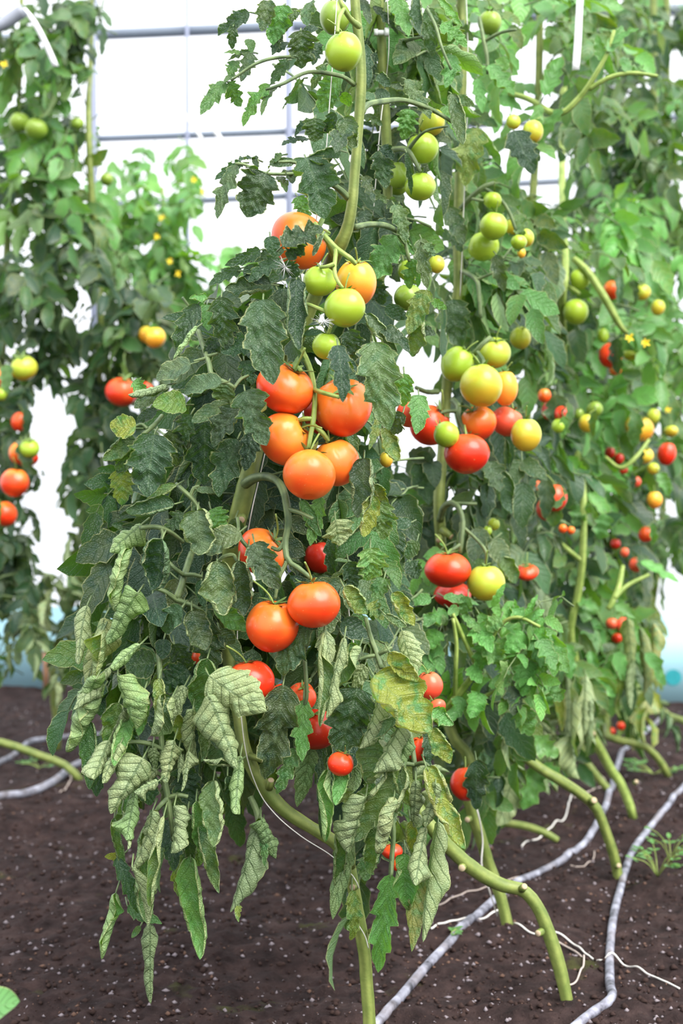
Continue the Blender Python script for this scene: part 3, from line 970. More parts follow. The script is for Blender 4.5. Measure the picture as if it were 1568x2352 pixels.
from mathutils import Vector
for idx, (px, py, rx, ry, d, kind, ax, lab) in enumerate(TOM):
    r = np.random.default_rng(100 + idx)
    cx_ = px
    if rx / ry < 0.74 and ax is None:        # only a slice shows: a full round fruit with a leaf hanging over one side
        R_ = ry * 0.9
        sg = 1 if (px % 2 == 0) else -1
        cx_ = px + sg * (R_ - rx)
        SLICES.append((cx_ + sg * (2 * rx - R_ + (2 * R_ - 2 * rx) * 0.5), py, ry, max(2 * (R_ - rx), 6), d - 0.9 * R_ * d / FPX - 0.02, idx))
        rx = R_
    RX, RZ = rx * d / FPX, ry * d / FPX
    c = P(cx_, py, d)
    if ax is None:
        ax = (r.normal() * 0.25, 1, r.normal() * 0.25)
    A = unit([ax[0], -ax[2], ax[1]])
    if ax[2] > 0.4 or abs(ax[0]) > 0.5:      # seen from the shoulder: keep the outline round
        RX = max(RX, RZ) if kind != 'oy' else RX
        RZ = min(RZ, RX) * 0.94
    m = MB()
    zt = tomato_mesh(m, RX, RZ, r.uniform(0.02, 0.13) if idx not in (4, 8) else 0.14, 200 + idx)
    o = m.build('tomato', TM[kind], origin=(0, 0, 0))
    o.location = c
    o.rotation_mode = 'QUATERNION'
    o.rotation_quaternion = Vector((0, 0, 1)).rotation_difference(Vector(A))
    tag(o, lab, 'tomato', 'tomatoes hanging on the vines')
    # calyx: a star of narrow curling sepals, and the stalk it hangs from
    R = max(RX, 0.012)
    m = MB()
    ns = r.choice([5, 6])
    for k in range(ns):
        a = k * 6.283 / ns + r.normal() * 0.15
        L = R * r.uniform(0.5, 0.8) if rx > 35 else R * r.uniform(0.6, 0.95)
        vt, q, uv, e = leaflet(L, L * 0.26, 9, 5, 0.7, 1.3, r.uniform(-0.9, 0.9), 0, 0.0, 3, 0.0, 0.0, 0.0, r)
        dirv = np.array([math.cos(a), math.sin(a), r.uniform(0.12, 0.5)])
        B = np.array([0, 0, zt + R * 0.05])
        m.add(place(vt, e, B, B + unit(dirv) * L, np.array([0, 0, 1.0])), q, None, uv)
    cal = m.build('calyx', SEPAL)
    cal.parent = o
    if rx > 12:
        m = MB()
        B = np.array([0, 0, zt])
        side = r.normal(size=2) * R * 0.25
        tube(m, [B - [0, 0, R * 0.05], B + [side[0] * 0.3, side[1] * 0.3, R * 0.28], B + [side[0], side[1], R * 0.6], B + [side[0] * 2.2, side[1] * 2.2, R * 0.95]],
             np.array([0.045, 0.035, 0.045, 0.04]) * R * 0.9, n=10, sides=7)
        st = m.build('fruit_stalk', STEMU)
        st.parent = o

# ---------------------------------------------------------------- plants
TONE = {'k': (0.04, 0.02, 0.11), 'K': (0.02, 0.0, 0.02), 'g': (0.15, 0.28, 0.10), 'l': (0.10, 0.72, 0.38), 'L': (0.05, 0.95, 0.05), 'y': (0.55, 0.40, 0.35), 'Y': (0.85, 0.5, 0.25),  # K is darkest: shade deep in the foliage put into leaf colour
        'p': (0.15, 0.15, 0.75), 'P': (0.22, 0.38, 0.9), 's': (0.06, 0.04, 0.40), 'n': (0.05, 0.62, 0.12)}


def jit(t, r, a=0.06):
    return np.clip(np.asarray(TONE[t]) + r.normal(size=3) * a, 0, 1)


DENS = 2.1
# openings in the foliage: nothing of the filling leaves may hang in front of these
# (px, py, rx, ry, distance up to which it has to stay free)
CLEAR = [(t[0], t[1], t[2] * 0.88, t[3] * 0.88, t[4]) for t in TOM]
CLEAR += [(380, 110, 105, 180, 99), (520, 325, 80, 45, 99), (600, 440, 50, 40, 99), (600, 300, 50, 70, 99), (505, 535, 30, 30, 99), (112, 1010, 32, 75, 99), (118, 1270, 20, 45, 99), (105, 1160, 20, 28, 99),
          (1245, 400, 40, 40, 99), (1225, 140, 25, 25, 99), (950, 850, 36, 32, 99), (1555, 1390, 25, 70, 99), (1550, 1560, 28, 50, 99),
          (70, 1960, 150, 170, 99), (150, 2180, 110, 130, 99), (520, 2130, 100, 90, 99), (620, 2000, 70, 60, 99), (690, 1880, 50, 60, 99), (700, 2080, 70, 110, 99), (1080, 2160, 120, 90, 99), (960, 2260, 90, 80, 99), (1250, 1960, 90, 60, 99),
          (1330, 1900, 80, 70, 3.3), (1480, 1760, 70, 70, 4.3), (1350, 1740, 40, 40, 3.8), (1322, 1640, 34, 130, 3.52)]


def stem_clear(pts, r):
    global CLEAR
    c = spline(np.array([[x, y, d] for x, y, d in pts], float), 3 * len(pts))
    CLEAR += [(x, y, r, r, d - 0.01) for x, y, d in c]


stem_clear([(548, 1185, 2.24), (568, 1105, 2.24), (580, 1060, 2.25)], 20)
stem_clear([(640, 1106, 2.14), (655, 1160, 2.11), (658, 1240, 2.11), (690, 1308, 2.09)], 12)
stem_clear([(722, 905, 2.14), (713, 1000, 2.11)], 14)
stem_clear([(750, 620, 2.26), (797, 525, 2.21), (814, 400, 2.2), (829, 190, 2.2), (815, 0, 2.2)], 14)
stem_clear([(580, 1765, 2.22), (650, 1858, 2.22), (765, 1932, 2.22), (806, 2012, 2.22), (840, 2240, 2.23)], 22)
stem_clear([(950, 1840, 2.55), (1030, 1945, 2.54), (1150, 2032, 2.56), (1200, 2045, 2.56), (1300, 2290, 2.56)], 22)
stem_clear([(1068, 1725, 2.96), (1080, 1790, 2.96), (1085, 1870, 2.97), (1122, 1985, 3.0), (1160, 2110, 3.0)], 16)
stem_clear([(1008, 1060, 2.95), (1012, 1230, 2.96)], 14)
stem_clear([(1052, 680, 2.95), (1052, 570, 2.95), (1054, 420, 2.95)], 12)
stem_clear([(875, 70, 2.5), (886, 280, 2.52), (889, 340, 2.52)], 10)
stem_clear([(1240, 1765, 3.3), (1335, 1825, 3.32), (1404, 1948, 3.35), (1420, 2020, 3.36)], 16)
stem_clear([(1340, 1640, 3.9), (1385, 1735, 3.93), (1446, 1850, 3.95)], 12)
stem_clear([(1318, 595, 3.6), (1380, 670, 3.55), (1425, 750, 3.56)], 12)
stem_clear([(1337, 1290, 3.76), (1339, 1130, 3.76)], 9)
stem_clear([(1170, 215, 3.3), (1280, 262, 3.2), (1365, 175, 3.16)], 9)
stem_clear([(205, 440, 4.6), (203, 250, 4.6)], 9)
stem_clear([(1000, 1660, 2.78), (1080, 1560, 2.74), (1130, 1450, 2.72)], 22)
CLEAR = np.array(CLEAR, float)


def to_px(V):
    q = V - np.array([0, 0, CAMH])
    dep = q[:, 1] * CP - q[:, 2] * SP
    return 784 + FPX * q[:, 0] / dep, 1176 - FPX * (q[:, 1] * SP + q[:, 2] * CP) / dep


def clear_view(m):
    V = np.concatenate(m.v)
    x, y = to_px(V)
    c = CLEAR[(CLEAR[:, 4] > V[:, 1].min()) & (CLEAR[:, 0] + CLEAR[:, 2] > x.min()) & (CLEAR[:, 0] - CLEAR[:, 2] < x.max()) & (CLEAR[:, 1] + CLEAR[:, 3] > y.min()) & (CLEAR[:, 1] - CLEAR[:, 3] < y.max())]
    if not len(c): return True
    inside = ((x[:, None] - c[:, 0]) / c[:, 2]) ** 2 + ((y[:, None] - c[:, 1]) / c[:, 3]) ** 2 < 1
    return not (inside & (V[:, 1:2] < c[:, 4])).any()



def cover(plant, dmin, dmax, xmax=9999, xmin=-99, res=(12, 7)):
    """leaves hanging in front of the fruit of which the photo shows only a slice"""
    rows = [q for q in SLICES if dmin <= q[4] < dmax and xmin <= q[0] < xmax]
    for x, y, ry, w, d, i in rows:
        r = np.random.default_rng(700 + i)
        plant.hero('%.1f,%.1f,%.1f,%.1f,%.1f,f,%s' % (x + r.normal() * 2, y - ry * 1.35, x + r.normal() * 3, y + ry * 1.5, w * 1.9 + 6, 'kgn'[r.integers(3)]), d, res)


class Plant:
    def __init__(self, base, label, group=None):
        self.e = tag(empty('tomato_plant', base), label, 'tomato plant', group or 'tomato plants trained up strings')
        self.rest = MB()
        self.leaves = []

    def stem(self, pts, mat, n=70, sides=12, name='stem', wob=0.02):
        """pts: px, py, distance, radius in pixels"""
        m = MB()
        tube(m, [P(x, y, d) for x, y, d, r in pts], [r * d / FPX for x, y, d, r in pts], n=n, sides=sides, wob=wob)
        return m.build(name, mat, self.e)

    def stub(self, px, py, d, r, dx, dy, L):
        """cut side shoot with a pale end"""
        m = MB()
        a, b = P(px, py, d), P(px + dx, py + dy, d - 0.012)
        tube(m, [a, b], [r * d / FPX * 1.15, r * d / FPX], n=3, sides=10)
        o = m.build('cut_stub', STEM, self.e)
        m = MB()
        v = unit(b - a)
        tube(m, [b - v * 0.0006, b + v * 0.0012], [r * d / FPX * 0.97, r * d / FPX * 0.8], n=2, sides=10)
        e = m.build('cut_end', CUT)
        e.parent = o
        e.location = -Vector(self.e.location)
        e['label'] = 'pale dried cut end'

    def hero(self, rows, d0, res=(38, 17)):
        for row in rows.strip().splitlines():
            row = row.split('#')[0].strip()
            if not row: continue
            f = [s.strip() for s in row.split(',')]
            bx, by, tx, ty, w = map(float, f[:5])
            st, tone = f[5], f[6]
            dz = float(f[7]) / 100 if len(f) > 7 else 0.0
            r = np.random.default_rng(int(bx * 7 + by * 13 + tx * 3) % 99991)
            db = d0 + dz + r.normal() * 0.012
            dt = d0 + dz + r.normal() * 0.022 - 0.005
            B, T = P(bx, by, db), P(tx, ty, dt)
            L = np.linalg.norm(T - B)
            W = w * d0 / FPX
            N = np.array([0.30 * r.normal(), -1.0, 0.40 + 0.25 * r.normal()])
            nl = 4
            if st == 'f':      # broad, toothed, gently arched
                p = dict(curl=r.uniform(0.3, 0.9), pw=1.5, bend=r.uniform(0.15, 0.6), lobe=r.uniform(0.34, 0.54), teeth=0.08, wrink=0.10); W *= 1.42
            elif st == 'o':    # small entire oval
                p = dict(curl=r.uniform(0.2, 0.6), pw=1.6, bend=r.uniform(0.2, 0.6), lobe=0.10, teeth=0.04, wrink=0.065, full=0.35); W *= 1.25
            elif st == 'c':    # cupped, pale underside showing along the rolled-in rim
                p = dict(curl=r.uniform(2.6, 3.8), pw=3.2, bend=r.uniform(0.2, 0.7), lobe=0.16, teeth=0.05, wrink=0.065, full=0.5, tip=r.uniform(0.6, 2.2)); W *= 1.5
            elif st == 'r':    # rolled into a tube, mostly the pale underside showing
                p = dict(curl=r.uniform(2.4, 3.7), pw=1.0, bend=r.uniform(-0.2, 0.45), lobe=0.12, teeth=0.05, wrink=0.05, full=0.8); W *= 3.2
                if r.random() < 0.66: N = np.array([0.8 * r.normal(), 1.0, -0.3])
                nl = 3
            elif st == 'b':    # underside towards the viewer
                p = dict(curl=r.uniform(0.8, 1.6), pw=1.4, bend=r.uniform(-0.3, 0.2), lobe=0.2, teeth=0.05, wrink=0.06); W *= 1.5
                N = np.array([0.3 * r.normal(), 1.0, -0.3])
            p['twist'] = r.normal() * (0.25 if st != 'r' else 0.5)
            p['side'] = r.normal() * 0.05
            vt, q, uv, e = leaflet(L, W, res[0], res[1], nl=nl, rng=r, **p)
            m = MB()
            m.add(place(vt, e, B, T, N), q, None, uv, jit(tone, r), 0)
            back = B - unit(T - B) * min(0.010, L * 0.3) + np.array([0, 0.03, 0.002])
            tube(m, [B + (T - B) * 0.06, B, back], [0.0009, 0.0012, 0.0015], n=5, sides=5, mat=1)
            self.leaves.append(('leaflet', L * W, m))

    def fill(self, blobs, d0, thick, size, style, tone, dens, res=(9, 5), front=0.5, outward=0.8, seed=1):
        r = np.random.default_rng(seed)
        for b in blobs:
            cx, cy_, rx, ry = b[:4]
            tn = b[4] if len(b) > 4 else tone
            st = b[5] if len(b) > 5 else style
            k = b[6] if len(b) > 6 else 1.0
            area = math.pi * rx * ry * (d0 / FPX) ** 2
            n = max(2, int(round(DENS * dens * k * area / (size * size * 0.42))))
            for _ in range(n):
                a = r.random() * 6.283
                q = math.sqrt(r.random())
                x, y = cx + rx * q * math.cos(a), cy_ + ry * q * math.sin(a)
                d = d0 + thick * (r.random() - front)
                tip = P(x, y, d)
                dirv = np.array([(x - cx) / rx * outward + 0.5 * r.normal(), -0.5 + 0.5 * r.normal(), -0.05 + 0.35 * r.normal()])
                D = unit(dirv)
                s = size * r.uniform(0.75, 1.2)
                dr = r.uniform(0.5, 1.35)
                # put the leaf's middle at the chosen point
                B = tip - D * s * 0.45 + np.array([0, 0, 0.22 * dr * s])
                styles = st.split('+')
                for attempt in range(4):
                    m = MB()
                    compound(m, B, D, np.array([0.3 * r.normal(), -0.75, 0.75]) + 0.3 * r.normal(size=3), s, styles[r.integers(len(styles))], jit(tn[r.integers(len(tn))], r, 0.05), res, r, dr)
                    if clear_view(m):
                        self.leaves.append(('leaf', 10.0 / d, m))
                        break
                    B = B + np.array([(cx - x) * 0.5 * d / FPX + 0.06 * r.normal(), 0.05 * abs(r.normal()), 0.06 * r.normal()])
                    D = unit(D + 0.6 * r.normal(size=3))

    def flowers(self, pts, d):
        for px, py in pts:
            r = np.random.default_rng(int(px * 31 + py))
            m = MB()
            c = P(px, py, d)
            for k in range(6):
                a = k * 1.047 + r.random()
                vt, q, uv, e = leaflet(0.014, 0.006, 6, 5, 0.4, 1.2, 0.5, 0, 0, 3, 0, 0, 0, r)
                m.add(place(vt, e, c, c + 0.014 * unit([math.cos(a), -0.3, math.sin(a)]), np.array([0, -1, 0.2])), q, None, uv)
            tube(m, [c, c + [0, -0.009, -0.003]], [0.0022, 0.0008], n=3, sides=6)
            m.build('flower', FLOWER, self.e)['label'] = 'yellow star-shaped flower'

    def finish(self, mat, keep=100):
        for nm in ('leaflet', 'leaf'):
            g = sorted([l for l in self.leaves if l[0] == nm], key=lambda l: -l[1])
            for _, _, m in g[:keep]:
                m.build(nm, [mat, STALK], self.e)
            for _, _, m in g[keep:]:
                self.rest.merge(m)
        if self.rest.n:
            o = self.rest.build('foliage', [mat, STALK], self.e)
            o['kind'] = 'stuff'


# ======================= the front plant
A = Plant(GZ(849, 2478), 'large front tomato plant with drooping curled leaves and a bare leaning lower stem')
A.stem([(850, 2490, 2.25, 17), (848, 2352, 2.24, 15.5), (841, 2250, 2.235, 15), (836, 2185, 2.23, 15), (820, 2090, 2.225, 15), (806, 2012, 2.22, 15), (792, 1965, 2.22, 16), (765, 1932, 2.22, 15), (700, 1892, 2.22, 15),
        (650, 1858, 2.22, 16), (612, 1815, 2.22, 17), (580, 1765, 2.22, 16), (560, 1715, 2.23, 15), (548, 1640, 2.26, 15), (528, 1520, 2.30, 17), (520, 1380, 2.30, 18), (535, 1240, 2.26, 20), (553, 1165, 2.24, 22), (568, 1105, 2.24, 21),
        (582, 1050, 2.25, 19), (610, 950, 2.30, 18), (660, 830, 2.32, 17), (715, 700, 2.30, 16), (752, 620, 2.26, 16), (780, 565, 2.22, 16), (797, 525, 2.21, 14), (808, 470, 2.20, 12.5), (814, 400, 2.2, 12), (822, 300, 2.2, 11.5),
        (829, 190, 2.2, 12), (826, 110, 2.2, 11.5), (817, 30, 2.2, 11), (810, -80, 2.2, 11)], STEM, 170, 14)
A.stub(815, 2036, 2.21, 8, -6, 2, 0)
A.stub(848, 2140, 2.22, 6, 24, -2, 0)
A.stub(618, 1810, 2.21, 8, 4, -18, 0)
A.stub(806, 1990, 2.21, 9, 2, -20, 0)
A.stub(556, 1188, 2.21, 9, -2, 6, 0)
A.stub(572, 1735, 2.21, 7, 32, 12, 0)
for pts in ([(562, 1112, 2.22, 12), (582, 1099, 2.2, 11), (610, 1094, 2.17, 10), (638, 1106, 2.14, 9), (653, 1135, 2.12, 9), (660, 1175, 2.11, 8.5), (662, 1205, 2.11, 8), (655, 1240, 2.11, 7.5), (660, 1285, 2.1, 7), (690, 1308, 2.09, 5.5), (714, 1328, 2.08, 5)],
            [(663, 1170, 2.11, 6), (690, 1178, 2.10, 5), (718, 1191, 2.09, 4.5)],
            [(655, 1242, 2.11, 6), (640, 1262, 2.11, 5), (625, 1258, 2.12, 4.5)],
            [(660, 1288, 2.1, 5), (640, 1330, 2.1, 4.5), (632, 1375, 2.1, 4)],
            [(690, 800, 2.28, 8), (712, 850, 2.2, 7), (722, 905, 2.14, 6.5), (720, 960, 2.12, 6.5), (713, 1000, 2.11, 6), (708, 1030, 2.1, 5)],
            [(716, 962, 2.12, 6), (700, 962, 2.12, 5.5), (682, 966, 2.13, 5)],
            [(718, 975, 2.12, 6), (738, 992, 2.12, 6), (754, 1012, 2.13, 5.5)],
            [(720, 895, 2.14, 6), (745, 903, 2.1, 5.5), (778, 912, 2.08, 5)],
            [(640, 850, 2.3, 7), (672, 838, 2.2, 6), (690, 850, 2.12, 5)],
            [(770, 600, 2.24, 7), (755, 560, 2.18, 6.5), (735, 530, 2.14, 6), (722, 512, 2.14, 5)],
            [(738, 533, 2.14, 6), (772, 570, 2.13, 6), (800, 590, 2.12, 6), (816, 606, 2.13, 5.5)],
            [(772, 572, 2.13, 5.5), (768, 620, 2.1, 5), (775, 645, 2.08, 4.5), (787, 662, 2.08, 4)],
            [(768, 606, 2.1, 5), (750, 612, 2.1, 4.5), (736, 614, 2.11, 4)],
            [(692, 712, 2.14, 4.5), (702, 699, 2.12, 4.5), (730, 708, 2.1, 4.5), (756, 722, 2.09, 4.5), (760, 745, 2.09, 4.5), (753, 768, 2.1, 4.5)],
            [(756, 722, 2.09, 3.5), (772, 718, 2.08, 2.5)],
            [(824, 60, 2.18, 8), (806, 45, 2.15, 6.5), (788, 18, 2.12, 5.5), (776, -15, 2.12, 5)],
            [(789, 20, 2.12, 5), (778, 45, 2.09, 4.5), (775, 75, 2.08, 4.5)]):
    A.stem(pts, STEMU if pts[0][1] < 1000 else STALK, 22, 8, 'fruit_stalk', 0.04)
for pts in ([(813, 195, 2.2, 6), (790, 178, 2.18, 5), (756, 169, 2.15, 5), (705, 166, 2.12, 4.5), (648, 193, 2.1, 4), (610, 206, 2.1, 3)],
            [(700, 131, 2.16, 4), (670, 130, 2.14, 4), (625, 134, 2.12, 4), (590, 145, 2.1, 4), (565, 160, 2.1, 3.5), (530, 185, 2.1, 3)],
            [(800, 455, 2.2, 9), (775, 432, 2.18, 7), (737, 408, 2.14, 6), (705, 385, 2.12, 5), (672, 372, 2.11, 4), (640, 372, 2.1, 3)],
            [(690, 398, 2.14, 4), (640, 400, 2.13, 4), (600, 396, 2.12, 4), (562, 378, 2.11, 3.5), (540, 376, 2.11, 3)],
            [(640, 21, 2.16, 4), (625, 25, 2.14, 4), (600, 18, 2.12, 4), (672, 0, 2.18, 4)][:3],
            [(455, 760, 2.2, 6), (468, 800, 2.17, 6), (480, 835, 2.14, 6), (488, 865, 2.12, 6.5), (520, 880, 2.11, 6), (540, 892, 2.11, 5)],
            [(476, 818, 2.15, 4), (500, 812, 2.15, 3.5)], [(474, 822, 2.15, 4), (445, 830, 2.15, 3.5)], [(538, 890, 2.11, 4), (552, 872, 2.12, 4), (570, 862, 2.13, 3)],
            [(372, 955, 2.2, 5), (355, 975, 2.14, 5.5), (338, 990, 2.12, 5.5), (318, 1008, 2.11, 4.5), (305, 1020, 2.11, 4)], [(338, 985, 2.12, 4.5), (325, 975, 2.12, 4), (310, 980, 2.12, 3)],
            [(405, 1112, 2.14, 5), (425, 1130, 2.12, 5.5), (445, 1150, 2.12, 5.5), (458, 1170, 2.12, 5)], [(436, 1140, 2.12, 4.5), (445, 1122, 2.12, 4.5), (458, 1116, 2.12, 3.5)],
            [(322, 1212, 2.09, 6), (345, 1210, 2.1, 6), (368, 1212, 2.1, 6), (395, 1225, 2.12, 5.5), (420, 1245, 2.15, 5)], [(370, 1214, 2.1, 4.5), (374, 1228, 2.1, 4.5), (370, 1242, 2.1, 4)],
            [(440, 1270, 2.2, 8), (430, 1300, 2.16, 8), (418, 1340, 2.14, 8), (405, 1375, 2.13, 8)], [(420, 1320, 2.14, 5), (400, 1305, 2.13, 5), (388, 1292, 2.13, 4.5)], [(424, 1320, 2.14, 5), (445, 1320, 2.13, 5), (465, 1325, 2.13, 4)],
            [(405, 1378, 2.13, 7), (380, 1360, 2.12, 5.5), (360, 1352, 2.12, 5)], [(405, 1378, 2.13, 7), (430, 1386, 2.12, 6), (452, 1396, 2.12, 5.5), (470, 1410, 2.12, 5)], [(428, 1386, 2.12, 4), (420, 1392, 2.12, 4), (415, 1400, 2.11, 3.5)],
            [(548, 1222, 2.12, 5), (555, 1240, 2.11, 5), (570, 1258, 2.11, 4.5)], [(545, 1190, 2.15, 4.5), (547, 1210, 2.13, 4.5), (546, 1224, 2.12, 4.5)], [(500, 1290, 2.1, 4), (515, 1278, 2.1, 5), (535, 1275, 2.11, 5), (545, 1290, 2.1, 4)],
            [(365, 1500, 2.16, 7), (367, 1560, 2.13, 6.5), (368, 1640, 2.12, 6), (372, 1720, 2.12, 6.5), (378, 1790, 2.11, 7), (385, 1830, 2.11, 7), (392, 1880, 2.11, 6), (398, 1930, 2.12, 5)],
            [(375, 1722, 2.12, 5.5), (340, 1708, 2.11, 5.5), (305, 1704, 2.10, 5), (282, 1710, 2.09, 4)], [(380, 1790, 2.11, 5), (362, 1775, 2.1, 4.5), (350, 1765, 2.1, 4)], [(386, 1832, 2.11, 6), (410, 1826, 2.1, 6), (432, 1830, 2.1, 5)], [(386, 1832, 2.11, 6), (368, 1850, 2.1, 6), (356, 1866, 2.1, 5)],
            [(840, 1420, 2.2, 5), (850, 1460, 2.14, 5.5), (865, 1500, 2.12, 6), (876, 1535, 2.11, 6)], [(866, 1505, 2.12, 5), (845, 1508, 2.12, 5), (825, 1515, 2.12, 4)], [(868, 1503, 2.12, 5), (885, 1495, 2.11, 5), (900, 1487, 2.11, 4)],
            [(930, 1655, 2.2, 6), (942, 1690, 2.18, 6), (950, 1740, 2.16, 6), (953, 1790, 2.15, 5)], [(952, 1757, 2.15, 5), (930, 1755, 2.14, 5), (918, 1765, 2.14, 4)], [(952, 1757, 2.15, 5), (972, 1752, 2.14, 5), (985, 1760, 2.14, 4)],
            [(900, 1850, 2.25, 6), (903, 1920, 2.25, 6), (900, 1965, 2.25, 6), (897, 2012, 2.24, 6)],
            [(575, 1830, 2.2, 7), (590, 1865, 2.19, 8), (595, 1892, 2.18, 8)],
            [(700, 1516, 2.15, 5), (703, 1560, 2.14, 5), (704, 1600, 2.14, 5), (698, 1622, 2.14, 4)]):
    A.stem(pts, STALK, 18, 7, 'leaf_stalk', 0.03)
